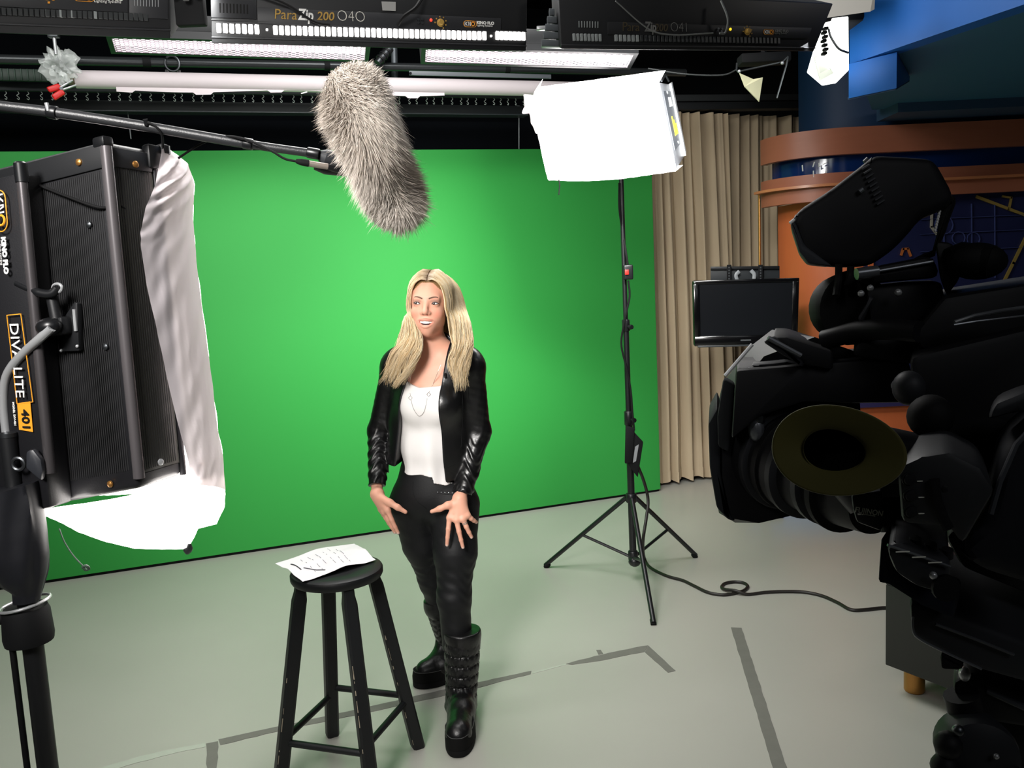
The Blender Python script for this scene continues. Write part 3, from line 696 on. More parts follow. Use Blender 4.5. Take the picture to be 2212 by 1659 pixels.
# ballast box on the left of the back with the lettering
pl_box(.44, 1.06, -.0, .945, -.055, 0, 'ballast_box', M_case_d, .006)
MB().tube([DL(.432, .945, -.048), DL(.432, .1, -.048)], .010, 12).build('grip_rod', mat('grip_metal', '6a6668', .28, metal=.7), dv_)
MB().lathe(DL(.432, .92, -.048), dly, [(0, .012), (.035, .012), (.038, .009)], 14).build('grip_cap', M_plastic, dv_)
tb = lambda x, y, off=.0: (lambda r_: EYE + r_ * ((DL(.85, .5, -.0556) - EYE).dot(bn) / r_.dot(bn)))(ray(x, y)) + bn * off
rd = (tb(56, 935) - tb(22, 690)).normalized(); rd = (DL(.8, 0, 0) - DL(.8, 1, 0)).normalized(); ru = -dlx
text('DIVA LITE', 'lettering', M_white, dv_, tb(22, 697, .001), rd, ru, .0335, 0, .0001, wide=1.0)
text('401', 'lettering', M_blackm, dv_, tb(48, 884, .002), rd, ru, .028, 0, .0005)
text('KINO FLO', 'lettering', M_white, dv_, tb(4, 512, .001), rd, ru, .0155, 0, .001)
text('LIGHTING SYSTEMS', 'lettering', M_white, dv_, tb(-3, 512, .001), rd, ru, .0062, 0, 0)
text('MODEL DIV-401', 'lettering', M_white, dv_, tb(28, 868, .001), rd, ru, .0068, 0, .0002)
pill_logo(dv_, tb(2, 456, .001), rd, ru, .077, bn)
fpx = [(16, 681), (46, 678), (72, 868), (38, 872)]
fr = MB()
for (xa, ya), (xb, yb) in zip(fpx, fpx[1:] + fpx[:1]):
    a_, b_ = tb(xa, ya), tb(xb, yb); fr.box((a_ + b_) / 2 + bn * .001, ((b_ - a_).length + .001, .0016, .0012), (b_ - a_, bn.cross(b_ - a_), bn))
fr.build('label_frame', M_orange, dv_, False)
MB().slab([tb(38, 871, .001), tb(66, 867, .001), tb(72, 933, .001), tb(42, 928, .001)], -bn * .0008).build('orange_label', M_orange, dv_, False)
# mounting bracket, lever and black knob
def bp(x, y, off): return (lambda r_: EYE + r_ * ((DL(.4, .4, -off) - EYE).dot(bn) / r_.dot(bn)))(ray(x, y))
MB().slab([bp(128, 700, .012), bp(160, 652, .012), bp(166, 655, .012), bp(170, 758, .012), bp(128, 760, .012)], -bn * .012, .002).build('bracket_plate', M_black, dv_)
MB().tube([bp(160, 668, .014), bp(164, 715, .014)], .0035, 8).build('spring_pin', M_steel, dv_)
MB().tube(spline([bp(36, 612, .05), bp(62, 624, .05), bp(92, 634, .045), bp(112, 634, .04), bp(124, 622, .035)], 5), [.006] * 8 + [.0085] * 13, 10).build('lever_handle', M_plastic, dv_)
MB().tube([bp(124 + 10 * math.cos(t), 622 + 9 * math.sin(t), .035) for t in np.linspace(0, 2 * math.pi, 17)[:-1]], .003, 8, closed=True).build('ring_pin', M_steel, dv_)
MB().tube([bp(112, 640, .03), bp(122, 690, .03)], .011, 12).build('clamp_shaft', M_black, dv_)
MB().ball(bp(106, 706, .045), (.026, .022, .018), ax=(dlx, bn, dly)).build('swivel_knob', M_plastic, dv_)
MB().box(bp(128, 705, .02), (.05, .03, .035), (dlx, bn, dly), .006).build('swivel_block', M_black, dv_)
for (x_, y_) in ((167, 748), (132, 757)): MB().ball(bp(x_, y_, .013), .0035, 8, 6).build('rivet', M_steel, dv_)
# bent arm down to the stand
armp = spline([bp(112, 708, .055), bp(84, 733, .06), bp(52, 762, .06), bp(24, 794, .06), bp(10, 828, .06), bp(8, 880, .06), bp(15, 945, .06)], 6)
MB().tube(armp, .0085, 12).build('bent_arm', M_steel, dv_)
# cord to the grommet
g = DL(-.045, .785, DD + .005); g = at(313, 466, 1.72)
MB().tube(spline([DL(.47, .925, -.006), DL(.25, .87, -.012), DL(.05, .82, -.01), at(262, 450, 1.63), g + Vector((-.01, -.01, 0))], 6), .0028, 7).build('tie_cord', M_rubber, dv_)
MB().tube(spline([at(262, 446, 1.625), at(285, 462, 1.66), g + Vector((-.005, -.012, -.006))], 5), .0025, 7).build('tie_cord', M_rubber, dv_)

# silk on the front: one sheet wrapped over rim, side, front and hanging bottom
M_silk = bpy.data.materials.new('white_silk'); M_silk.use_nodes = True
nt = M_silk.node_tree; b_ = nt.nodes['Principled BSDF']; b_.inputs['Base Color'].default_value = lin('efe6ea'); b_.inputs['Roughness'].default_value = .65
out_ = nt.nodes['Material Output']; tl_ = nt.nodes.new('ShaderNodeBsdfTranslucent'); tl_.inputs['Color'].default_value = lin('fff6f4')
mx_ = nt.nodes.new('ShaderNodeMixShader'); mx_.inputs[0].default_value = .07
nt.links.new(b_.outputs[0], mx_.inputs[1]); nt.links.new(tl_.outputs[0], mx_.inputs[2]); nt.links.new(mx_.outputs[0], out_.inputs['Surface'])
def silk_px(t):
    """seen contours of the silk's side: t 0 top .. 1 bottom -> rim point and outer point"""
    rim = [(350, 322, 1.735), (336, 398, 1.73), (314, 450, 1.725), (304, 500, 1.72), (304, 535, 1.72), (318, 620, 1.72), (340, 720, 1.72), (362, 820, 1.72), (385, 920, 1.72), (408, 1000, 1.72), (418, 1046, 1.72)]
    outr = [(362, 319, 1.77), (405, 352, 1.86), (420, 396, 1.89), (417, 470, 1.89), (424, 560, 1.89), (436, 660, 1.89), (450, 760, 1.89), (461, 845, 1.89), (470, 925, 1.89), (482, 985, 1.89), (487, 1060, 1.89)]
    x = t * 10; i = min(int(x), 9); k = x - i
    f = lambda L_: at(lerp(L_[i][0], L_[i + 1][0], k), lerp(L_[i][1], L_[i + 1][1], k), lerp(L_[i][2], L_[i + 1][2], k))
    a_ = f(rim); r_ = a_ - EYE; ns_ = -(dlx - dly * dlx.dot(dly)).normalized(); ns_ = (ns_ - fwd * ns_.dot(fwd)).normalized(); tt = (DL(0, .5, .06) + ns_ * .016 - EYE).dot(ns_) / r_.dot(ns_)
    return EYE + r_ * tt, f(outr)
rr = random.Random(4); wv = [(rr.uniform(8, 40), rr.uniform(5, 30), rr.uniform(0, 6), rr.uniform(.3, 1)) for _ in range(9)]
def wrk(u, v): return sum(a * math.sin(p * u + q * v + r) for p, q, r, a in wv) / 9
sd = MB()
def side(u, v):
    a_, b_ = silk_px(v); p_ = lerp(a_, b_, u); s = math.sin(math.pi * u)
    gather = max(0, .28 - v) / .28
    return p_ - dlx * min(1, .15 + v * 10) * (.022 * s + .006 * wrk(u * 1.2, v * 4) * (.4 + s) + gather * min(1, v * 14) * .016 * math.sin(v * 95 + u * 5) * s)
sd.grid(side, 26, 120).build('silk_side', M_silk, dv_, angle=180, weld=False)
M_silklit = mat('lit_silk', 'ffffff', .7, emit=7.5, ecol='fff8f2')
# front face of the silk, bulging, from the right edge to the left edge, lit from inside
Ltop, Lbot = DL(1.05, 1.0, DD + .1), DL(1.05, -.02, DD + .1)
def front(u, v):
    r0 = silk_px(v)[1]; l0 = lerp(Ltop, Lbot, v); s = math.sin(math.pi * min(u * 1.1, 1)); return lerp(r0, l0, u) + fwd * (.05 * s * math.sin(math.pi * v) + .008 * wrk(u * 3, v * 3))
fr_o = MB().grid(front, 30, 60).build('silk_front', M_silklit, dv_, angle=180, weld=False)
# bottom: sagging flap
lowpx = [(95, 1104, 1.66), (130, 1128, 1.66), (170, 1150, 1.68), (230, 1171, 1.72), (290, 1185, 1.78), (350, 1187, 1.82), (405, 1186, 1.86), (420, 1160, 1.90), (428, 1142, 1.90), (468, 1132, 1.92), (485, 1095, 1.9), (487, 1062, 1.89)]
rimpx = [(92, 1100, 1.62), (130, 1094, 1.62), (190, 1086, 1.64), (240, 1078, 1.64), (290, 1068, 1.64), (320, 1062, 1.64), (350, 1058, 1.65), (380, 1052, 1.66), (400, 1047, 1.68), (420, 1040, 1.70), (440, 1035, 1.76), (484, 1030, 1.88)]
def flapf(u, v):
    x = u * 11; i = min(int(x), 10); k = x - i; f = lambda L_: at(lerp(L_[i][0], L_[i + 1][0], k), lerp(L_[i][1], L_[i + 1][1], k), lerp(L_[i][2], L_[i + 1][2], k))
    a_, b_ = f(rimpx), f(lowpx); p_ = lerp(a_, b_, v); return p_ + Vector((0, -.012 * math.sin(math.pi * v), -.006 * math.sin(math.pi * v))) + fwd * (.003 * wrk(u * 4, v))
MB().grid(flapf, 56, 14).build('silk_bottom', M_silklit, dv_, angle=180, weld=False)
for (x_, y_, Y_) in ((313, 466, 1.715), (425, 1003, 1.75)):
    c_ = at(x_, y_, Y_); MB().tube([c_ + Vector((.0085 * math.cos(t), -.006, .0085 * math.sin(t))) for t in np.linspace(0, 2 * math.pi, 15)[:-1]], .0035, 8, closed=True).build('grommet', M_brass, dv_)
MB().tube([at(425, 1006, 1.74), at(422, 1045, 1.74)], .003, 7).build('tie_cord', M_rubber, dv_)
MB().tube(spline([at(128, 1142, 1.66), at(140, 1172, 1.66), at(160, 1202, 1.66), at(184, 1227, 1.66)], 6), .0016, 6).build('tie_cord', mat('grey_cord', '3a4a40', .6), dv_)
MB().tube(spline([at(178, 1226, 1.66), at(186, 1222, 1.655), at(192, 1228, 1.66), at(186, 1231, 1.66), at(180, 1227, 1.657)], 4), .003, 6).build('cord_knot', _M['grey_cord'], dv_)
c_ = at(406, 1184, 1.86); MB().lathe(c_, (-.2, 0, -1), [(-.012, .006), (0, .011), (.008, .009), (.014, .004)], 12).build('cord_lock', M_dsteel, dv_)
c_ = at(352, 322, 1.74); MB().lathe(c_, (0, 0, 1), [(-.01, .014), (.006, .014), (.01, .004)], 12).build('cord_lock', M_plastic, dv_)

# ---- its stand
px_ = at(72, 1400, 1.62); X_, Y_ = px_.x, px_.y
st = thing('light_stand', 'thick black light stand at the left edge carrying the fluorescent light', 'light stand', (X_, Y_, 0))
zt = at(60, 1385, 1.62).z
MB().tube([(X_, Y_, .10), (X_, Y_, zt + .1)], .020, 16).build('mast', M_black, st)
MB().tube([(X_ - .036, Y_ - .01, .28), (X_ - .036, Y_ - .01, zt)], .0062, 10).build('side_rod', M_blackm, st)
z0 = at(68, 1380, 1.62).z; z1 = at(58, 1305, 1.62).z
MB().lathe((X_ - .006, Y_, z0 - .005), (0, 0, 1), [(0, .045), (.012, .047), (z1 - z0 - .01, .044), (z1 - z0, .040)], 24).build('collar', M_blackm, st)
MB().tube([Vector((X_ - .006 + .046 * math.cos(t), Y_ + .046 * math.sin(t), z1 + .002 + .007 * math.cos(t))) for t in np.linspace(0, 2 * math.pi, 25)[:-1]], .0032, 8, closed=True).build('collar_ring', M_steel, st)
MB().tube(spline([Vector((X_ - .04, Y_ - .02, z1 - .02)), Vector((X_ - .08, Y_ - .03, z1 - .022)), Vector((X_ - .12, Y_ - .03, z1 - .012)), Vector((X_ - .15, Y_ - .03, z1 - .01))], 5), [.012] * 6 + [.015] * 10, 10).build('clamp_lever', M_blackm, st)
for a_ in (95, 215, 335):
    d_ = Vector((math.cos(math.radians(a_)), math.sin(math.radians(a_)), 0)); MB().tube([Vector((X_, Y_, .34)) + d_ * .02, Vector((X_, Y_, .015)) + d_ * .42], .012, 10).build('leg', M_black, st)
sp = at(24, 1000, 1.62); zsp0, zsp1 = at(30, 1075, 1.62).z, at(18, 942, 1.62).z
MB().tube([(sp.x, sp.y, zsp0 - .05), (sp.x, sp.y, zsp1)], .0155, 14).build('spigot', M_black, st)
MB().lathe((sp.x, sp.y, zsp1 - .002), (0, 0, 1), [(0, .0165), (.008, .0165), (.010, .011)], 14).build('spigot_rim', M_dsteel, st)
MB().tube([Vector((X_, Y_, zt)), Vector((sp.x, sp.y, zsp0 - .04))], .018, 12).build('upper_tube', M_black, st)
MB().tube([at(40, 1002, 1.6) + Vector((.012 * math.cos(t), 0, .012 * math.sin(t))) for t in np.linspace(0, 2 * math.pi, 13)[:-1]], .004, 8, closed=True).build('lock_ring', M_dsteel, st)
MB().slab([at(55, 975, 1.585), at(70, 970, 1.585), at(88, 993, 1.585), at(92, 1018, 1.585), at(88, 1040, 1.585), at(76, 1030, 1.585), at(54, 1012, 1.585)], (0, .016, 0), .005).build('wing_knob', mat('knob_grey', '2c2e33', .4), st)
# black cloth bag slung on the stand
M_cloth = mat('black_nylon', '15161c', .5, spec=.5, bump=.12, bscale=14)
oL = [(-70, 1075), (-60, 1120), (-50, 1170), (-30, 1215), (0, 1262), (28, 1280), (30, 1303)]
oR = [(78, 1040), (86, 1085), (95, 1140), (101, 1195), (98, 1235), (88, 1280), (86, 1296)]
oM = [1042, 1090, 1145, 1200, 1245, 1280, 1300]
def bagw(u, v):
    x = v * 6; i = min(int(x), 5); k = x - i; l = [lerp(oL[i][j], oL[i + 1][j], k) for j in (0, 1)]; r_ = [lerp(oR[i][j], oR[i + 1][j], k) for j in (0, 1)]
    a_, b_ = at(l[0], l[1], 1.60), at(r_[0], r_[1], 1.60); c_ = (a_ + b_) / 2; R_ = (b_ - a_) / 2; th = u * 2 * math.pi
    fold = 1 + .07 * math.sin(3 * th + 5 * v) + .05 * math.sin(7 * th - 9 * v) * (1 - .4 * v)
    return c_ + R_ * math.cos(th) * (1 if abs(math.cos(th)) > .9 else fold) + Vector((0, -1, 0)) * (R_.length * .75 * math.sin(th) * fold)
bg = MB().grid(bagw, 60, 26, True)
bg.f.append(tuple(range(60))); bg.f.append(tuple(25 * 60 + k for k in range(60)))
tag(bg.build('cloth_bag', M_cloth, None, angle=60, weld=False), 'black nylon bag slung around the left light stand under the fixture', 'bag')

# ================================================================== RIGHT SOFT LIGHT ON A TRIPOD STAND
nz = (Vector((-.25, 3.2, 1.5)) - at(1310, 280, 4.2)).normalized()
A = dict(tl=at(1152, 212, 4.42), tr=at(1425, 178, 4.08), br=at(1462, 366, 3.98), bl=at(1188, 386, 4.28))
B = dict(tl=at(1190, 205, 4.62), tr=at(1447, 182, 4.27), br=at(1479, 338, 4.20), bl=at(1212, 372, 4.48))
sl = thing('soft_light', 'glowing white cloth covered soft light on the tall stand by the green wall', 'studio light', (A['bl'] + B['br']) / 2)
MB().hexa([A['tl'], A['tr'], A['br'], A['bl'], B['tl'], B['tr'], B['br'], B['bl']], .006).build('housing', mat('lamp_grey', '8f9196', .35, metal=.3), sl)
pn = (A['tr'] - B['tr']).cross(A['br'] - A['tr']).normalized(); pn = pn if pn.x > 0 else -pn
def ep(u, v): return lerp(lerp(A['tr'], B['tr'], u), lerp(A['br'], B['br'], u), v)
def epl(u0, u1, v0, v1, nm, m, off=.002): return MB().slab([ep(u0, v0) + pn * off, ep(u1, v0) + pn * off, ep(u1, v1) + pn * off, ep(u0, v1) + pn * off], -pn * .004).build(nm, m, sl, False)
epl(.15, .95, .1, .8, 'end_plate', mat('end_plate_grey', '5a5d63', .4, metal=.2))
for k_ in range(3): epl(.45 + .12 * k_, .53 + .12 * k_, .42 + .05 * k_, .66, 'warning_label', mat('label_yellow', 'd8d030', .6), .004)
epl(.5, .75, .18, .3, 'white_label', M_white, .004)
for (u_, v_) in ((.5, .12), (.6, .76)): MB().lathe(ep(u_, v_), pn, [(0, .01), (.006, .008), (.007, .002)], 10).build('screw', M_steel, sl)
MB().slab([ep(.9, .0), ep(1.05, -.02), ep(1.05, .5), ep(1.0, .95), ep(.9, .98)], pn * .012).build('trim_rail', M_steel, sl, False)
MB().tube([ep(.2, -.02), ep(.75, -.12), ep(.95, -.04)], .005, 8).build('wire_loop', M_dsteel, sl)
# silk bag: lit
fx = (A['tr'] - A['tl']).normalized()
def silk(u, v):
    """u across, v down; past the edges the cloth wraps back over the rim"""
    uu = lerp(-.07, 1.0, u); vv = lerp(-.06, 1.06, v)
    cu_, cv_ = min(max(uu, 0), 1), min(max(vv, 0), 1)
    p_ = lerp(lerp(A['tl'], A['tr'], cu_), lerp(A['bl'], A['br'], cu_), cv_)
    s = (math.sin(math.pi * cu_) ** .45) * (math.sin(math.pi * cv_) ** .45)
    back = (max(0, -uu) / .07 + max(0, vv - 1) / .06 + max(0, -vv) / .06)
    p_ = p_ + nz * (.10 * s + .02) - nz * (.10 * back)
    p_ = p_ + fx * (min(0, uu) * .5) + Vector((0, 0, -1)) * ((max(0, vv - 1) - max(0, -vv)) * .35)
    return p_ + nz * (.006 * wrk(u * 2, v * 2)) + Vector((0, 0, -.012 * math.sin(math.pi * cu_) * cv_))
M_soft = mat('soft_lit_silk', 'ffffff', .7, emit=5.5, ecol='fffbf8')
MB().grid(silk, 60, 40).build('silk', M_soft, sl, angle=180, weld=False)
# gathered unlit cloth at left; upper fold's pink shade put in as weak glow
c0, c1 = A['tl'], A['bl']
def gath(u, v):
    th = lerp(-.2, math.pi + .2, u); r_ = .07 * (1 - .35 * v) * (1 + .12 * math.sin(9 * u + 12 * v))
    return lerp(c0 + Vector((-.005, -.04, .0)), lerp(c0, c1, .5) + Vector((.0, -.05, .02)), v) + Vector((-math.sin(th) * r_ * .75, math.cos(th) * r_ * .8, .012 * math.sin(14 * v + 4 * u)))
MB().grid(gath, 26, 16).build('gathered_corner', M_silk, sl, angle=180, weld=False)
def fold(u, v): return lerp(A['tl'], A['tr'], lerp(0, .62, u)) + nz * (.06 + .04 * v) + Vector((0, 0, .012 - .045 * v)) + nz * (.045 * math.sin(math.pi * min(v * 1.0, 1)))
MB().grid(fold, 30, 8).build('upper_fold', mat('dim_glow_cloth', 'e8d8e2', .7, emit=.62, ecol='ecd2de'), sl, angle=180, weld=False)
MB().tube(spline([at(1207, 388, 4.2), at(1209, 400, 4.2), at(1207, 421, 4.2)], 4), .003, 6).build('pull_cord', M_rubber, sl)

# stand
fe = [flo(1178, 1226), flo(1503, 1204), flo(1412, 1351)]
ctr = at(1366, 1150, 4.42); SX, SY = ctr.x, ctr.y
ls = thing('tripod_stand', 'slim black tripod light stand holding the glowing soft light', 'light stand', (SX, SY, 0))
zz = lambda y: at(1360, y, SY).z
M_stand = mat('stand_black', '131416', .38, spec=.5)
MB().tube([(SX, SY, zz(692)), (SX, SY, zz(360))], .0125, 12).build('upper_tube', M_stand, ls)
MB().tube([(SX, SY, zz(900)), (SX, SY, zz(700))], .0155, 12).build('middle_tube', M_stand, ls)
MB().tube([(SX, SY, zz(1215)), (SX, SY, zz(890))], .0195, 12).build('lower_tube', M_stand, ls)
for y0, y1, r_ in ((715, 690, .021), (918, 888, .025), (1085, 1066, .03), (1210, 1190, .027)):
    MB().lathe((SX, SY, zz(y0)), (0, 0, 1), [(0, r_ * .9), (.004, r_), (zz(y1) - zz(y0) - .004, r_), (zz(y1) - zz(y0), r_ * .9)], 16).build('collar', M_plastic, ls)
for y_, s_ in ((706, 1), (906, 1)):
    MB().lathe((SX + .01, SY - .015, zz(y_)), (.6, -1, 0), [(0, .009), (.02, .009), (.022, .014), (.032, .012)], 10).build('knob', M_plastic, ls)
hub = Vector((SX, SY, zz(1076))); hub2 = Vector((SX, SY, zz(1203)))
for f_ in fe:
    d_ = (f_ - Vector((SX, SY, 0))).normalized(); top_ = hub + d_ * .03
    lg = MB().tube([top_, f_ + Vector((0, 0, .014))], .0125, 10).build('leg', M_stand, ls)
    MB().lathe(f_ + Vector((0, 0, .002)), top_ - f_, [(0, .014), (.03, .0145), (.035, .012)], 10).build('rubber_foot', M_rubber, lg)
    m_ = lerp(top_, f_, .52); MB().tube([m_, hub2 + d_ * .02], .0085, 8).build('brace', M_stand, ls)
MB().ball((SX + .005, SY - .02, hub2.z - .02), (.035, .03, .03), 12, 8).build('lower_clutch', M_plastic, ls)
# switch, power pouch, cord
def sp_(x, y, dy=0.0): return at(x, y, SY - .03 + dy)
sw = thing('inline_switch', 'small black inline switch with a red rocker on the stand', 'switch', sp_(1356, 588))
MB().box(sp_(1357, 588), (.05, .03, .078), None, .008, 3).build('switch_case', M_plastic, sw)
MB().box(sp_(1354, 588, -.018), (.02, .008, .026), None, .002).build('rocker', mat('red_rocker', 'e02a22', .4, emit=.35), sw)
pc = thing('power_pouch', 'black ballast pouch tied halfway down the slim tripod stand', 'pouch', sp_(1372, 975))
MB().slab([sp_(1362, 925, -.02), sp_(1390, 955, -.02), sp_(1378, 1032, -.02), sp_(1354, 1000, -.02)], (0, .035, 0), .006).build('body', M_blackm, pc)
MB().slab([sp_(1372, 965, -.022), sp_(1380, 960, -.022), sp_(1374, 996, -.022), sp_(1367, 1000, -.022)], (0, .002, 0)).build('label_patch', mat('patch_grey', '8c8f92', .6), pc)
MB().slab([sp_(1352, 920, -.03), sp_(1372, 925, -.03), sp_(1366, 1000, -.03), sp_(1350, 1002, -.03)], (0, .02, 0), .006).build('flap', M_blackm, pc)
G = lambda x, y: flo(x, y, .008)
cpath = [sp_(1338, 395), sp_(1338, 450), sp_(1345, 500, .03), sp_(1352, 545), sp_(1356, 572)]
tag(MB().tube(spline(cpath, 6), .006, 7).build('lamp_cable', M_rubber), 'black cable running down from the glowing soft light to the red switch', 'cable')
cpath = [sp_(1357, 606), sp_(1360, 640), sp_(1352, 680, -.01), sp_(1342, 740), sp_(1352, 790), sp_(1362, 840), sp_(1366, 890, -.01), sp_(1370, 930, -.012)]
tag(MB().tube(spline(cpath, 6), .0055, 7).build('lamp_cable', M_rubber), 'black cable wound around the stand between red switch and pouch', 'cable')
fl = spline([sp_(1377, 1005), sp_(1391, 1040), sp_(1400, 1080), sp_(1396, 1120, -.06), sp_(1389, 1170, -.10), flo(1392, 1205, .02), G(1405, 1226), G(1440, 1244), G(1475, 1254), G(1500, 1266), G(1530, 1280), G(1562, 1285), G(1590, 1281), G(1608, 1275), G(1615, 1266), G(1605, 1259), G(1585, 1257), G(1565, 1261), G(1559, 1269), G(1568, 1276) + Vector((0, 0, .006)), G(1590, 1282) + Vector((0, 0, .014)), G(1615, 1284), G(1650, 1280), G(1690, 1278), G(1735, 1279), G(1775, 1287), G(1810, 1302), G(1838, 1317), G(1870, 1317), G(1915, 1313), G(1980, 1318)], 6)
tag(MB().tube(fl, .0085, 8).build('floor_cable', mat('cord_brown', '191512', .5)), 'black power cable curling in a loop across the grey floor', 'cable')
# ================================================================== THE WOMAN
from mathutils.bvhtree import BVHTree
class Vol:
    """signed distance grid; primitives are blended in, then meshed"""
    def __init__(s, lo, hi, h):
        s.lo = np.array(lo, float); s.h = h; s.n = np.ceil((np.array(hi) - s.lo) / h).astype(int) + 1
        s.D = np.full(tuple(s.n), 0.5, np.float32)
    def sub(s, lo, hi):
        a = np.clip(np.floor((np.array(lo) - s.lo) / s.h).astype(int), 0, s.n - 1); b = np.clip(np.ceil((np.array(hi) - s.lo) / s.h).astype(int) + 1, a + 1, s.n)
        sl = tuple(slice(a[i], b[i]) for i in range(3))
        g = [(s.lo[i] + s.h * np.arange(a[i], b[i])).astype(np.float32).reshape([-1 if j == i else 1 for j in range(3)]) for i in range(3)]
        return sl, g
    def put(s, d, sl, k, op):
        o = s.D[sl]
        if op == 'add':
            s.D[sl] = np.minimum(o, d) if k <= 0 else np.minimum(o, d) - np.square(np.maximum(k - np.abs(o - d), 0)) / (4 * k)
        else:
            d = -d; s.D[sl] = np.maximum(o, d) if k <= 0 else np.maximum(o, d) + np.square(np.maximum(k - np.abs(o - d), 0)) / (4 * k)
    def cone(s, a, b, ra, rb, k=0.0, op='add', m=0.05, disp=None):
        a, b = np.array(a, float), np.array(b, float); r = max(ra, rb) + m
        sl, (x, y, z) = s.sub(np.minimum(a, b) - r, np.maximum(a, b) + r); ab = b - a; L2 = max((ab * ab).sum(), 1e-12)
        t = np.clip(((x - a[0]) * ab[0] + (y - a[1]) * ab[1] + (z - a[2]) * ab[2]) / L2, 0, 1)
        d = np.sqrt((x - a[0] - t * ab[0]) ** 2 + (y - a[1] - t * ab[1]) ** 2 + (z - a[2] - t * ab[2]) ** 2) - (ra + (rb - ra) * t)
        if disp is not None: d = d - disp(t, x, y, z)
        s.put(d.astype(np.float32), sl, k, op)
    def chain(s, pts, rs, k=0.0, **kw):
        for i in range(len(pts) - 1): s.cone(pts[i], pts[i + 1], rs[i], rs[i + 1], k, **kw)
    def ell(s, c, r, ax=None, k=0.0, op='add', m=0.06):
        c = np.array(c, float); r = np.array(r, float); R = r.max() + m; sl, (x, y, z) = s.sub(c - R, c + R)
        A = np.eye(3) if ax is None else np.array([list(a) for a in ax], float)
        q = [(x - c[0]) * A[i, 0] + (y - c[1]) * A[i, 1] + (z - c[2]) * A[i, 2] for i in range(3)]
        k0 = np.sqrt(sum((q[i] / r[i]) ** 2 for i in range(3))) + 1e-9; k1 = np.sqrt(sum((q[i] / r[i] ** 2) ** 2 for i in range(3))) + 1e-9
        s.put((k0 * (k0 - 1) / k1).astype(np.float32), sl, k, op)
    def coords(s): return s.sub(s.lo, s.lo + s.h * (s.n - 1))[1]
    def mesh(s, name):
        D, h = s.D, s.h; g = (D < 0).view(np.uint8)
        c = g[:-1] + g[1:]; c = c[:, :-1] + c[:, 1:]; c = c[:, :, :-1] + c[:, :, 1:]
        act = (c > 0) & (c < 8); ijk = np.argwhere(act); idx = np.full(act.shape, -1, np.int32); idx[act] = np.arange(len(ijk))
        P = np.zeros((len(ijk), 3)); N = np.zeros(len(ijk)); i, j, k = ijk.T
        cor = {(a, b, e): D[i + a, j + b, k + e].astype(float) for a in (0, 1) for b in (0, 1) for e in (0, 1)}
        for p in cor:
            for ax in range(3):
                if p[ax]: continue
                q = list(p); q[ax] = 1; va, vb = cor[p], cor[tuple(q)]; m = (va < 0) != (vb < 0)
                t = np.where(m, va / np.where(m, va - vb, 1), 0)
                for d in range(3): P[:, d] += np.where(m, p[d] + (t if d == ax else 0), 0)
                N += m
        V = s.lo + h * (ijk + P / np.maximum(N, 1)[:, None]); F = []
        for ax in range(3):
            a = [slice(None)] * 3; b = [slice(None)] * 3; a[ax] = slice(0, -1); b[ax] = slice(1, None)
            ga, gb = g[tuple(a)], g[tuple(b)]; e = np.argwhere(ga != gb); o1, o2 = [(1, 2), (2, 0), (0, 1)][ax]
            e = e[(e[:, o1] > 0) & (e[:, o2] > 0) & (e[:, o1] < D.shape[o1] - 1) & (e[:, o2] < D.shape[o2] - 1)]
            inside = ga[tuple(e.T)] == 1
            def cid(d1, d2):
                q = e.copy(); q[:, o1] -= d1; q[:, o2] -= d2; return idx[tuple(q.T)]
            f = np.stack([cid(1, 1), cid(0, 1), cid(0, 0), cid(1, 0)], 1); f[~inside] = f[~inside][:, ::-1]; F.append(f)
        F = np.concatenate(F); F = F[(F >= 0).all(1)]
        me = bpy.data.meshes.new(name); me.vertices.add(len(V)); me.vertices.foreach_set('co', V.astype(np.float32).ravel())
        me.loops.add(F.size); me.loops.foreach_set('vertex_index', F.ravel().astype(np.int32)); me.polygons.add(len(F))
        me.polygons.foreach_set('loop_start', np.arange(0, F.size, 4, dtype=np.int32)); me.update(calc_edges=True); me.validate()
        return me, V, F

def smax(a_, b_, k): return np.maximum(a_, b_) + np.square(np.maximum(k - np.abs(a_ - b_), 0)) / (4 * k)
def np3(v): return np.array([v[0], v[1], v[2]], float)
def P(x, y, Y): return np3(at(x, y, Y))
def un(v): v = np.array(v, float); return v / np.linalg.norm(v)
# frames
hf = un([-.085, -.995, .0]); hs = un([.995, -.085, -.062]); hs = un(hs - hf * hs.dot(hf)); hu = un(np.cross(hs, -hf)); hu = hu if hu[2] > 0 else -hu
HC = P(928.5, 654, 3.075)
def HL(s_, u_, f_): return HC + hs * s_ + hu * u_ + hf * f_
HX = (hs, hu, hf)
tf = un([-.17, -.985, 0]); ts = un([.985, -.17, 0]); tz = np.array([0, 0, 1.0]); TX = (ts, tf, tz)

base = Vector((HC[0] + .02, 3.14, 0))
wo = thing('person', 'woman with long blonde hair in black leather jacket and white top standing hands on thighs', 'person', base)
def place(me, name, m, parent=wo, angle=180):
    o = root_loc(parent); me.transform(Matrix.Translation(-o)); return finish(name, me, m, parent, True, angle)

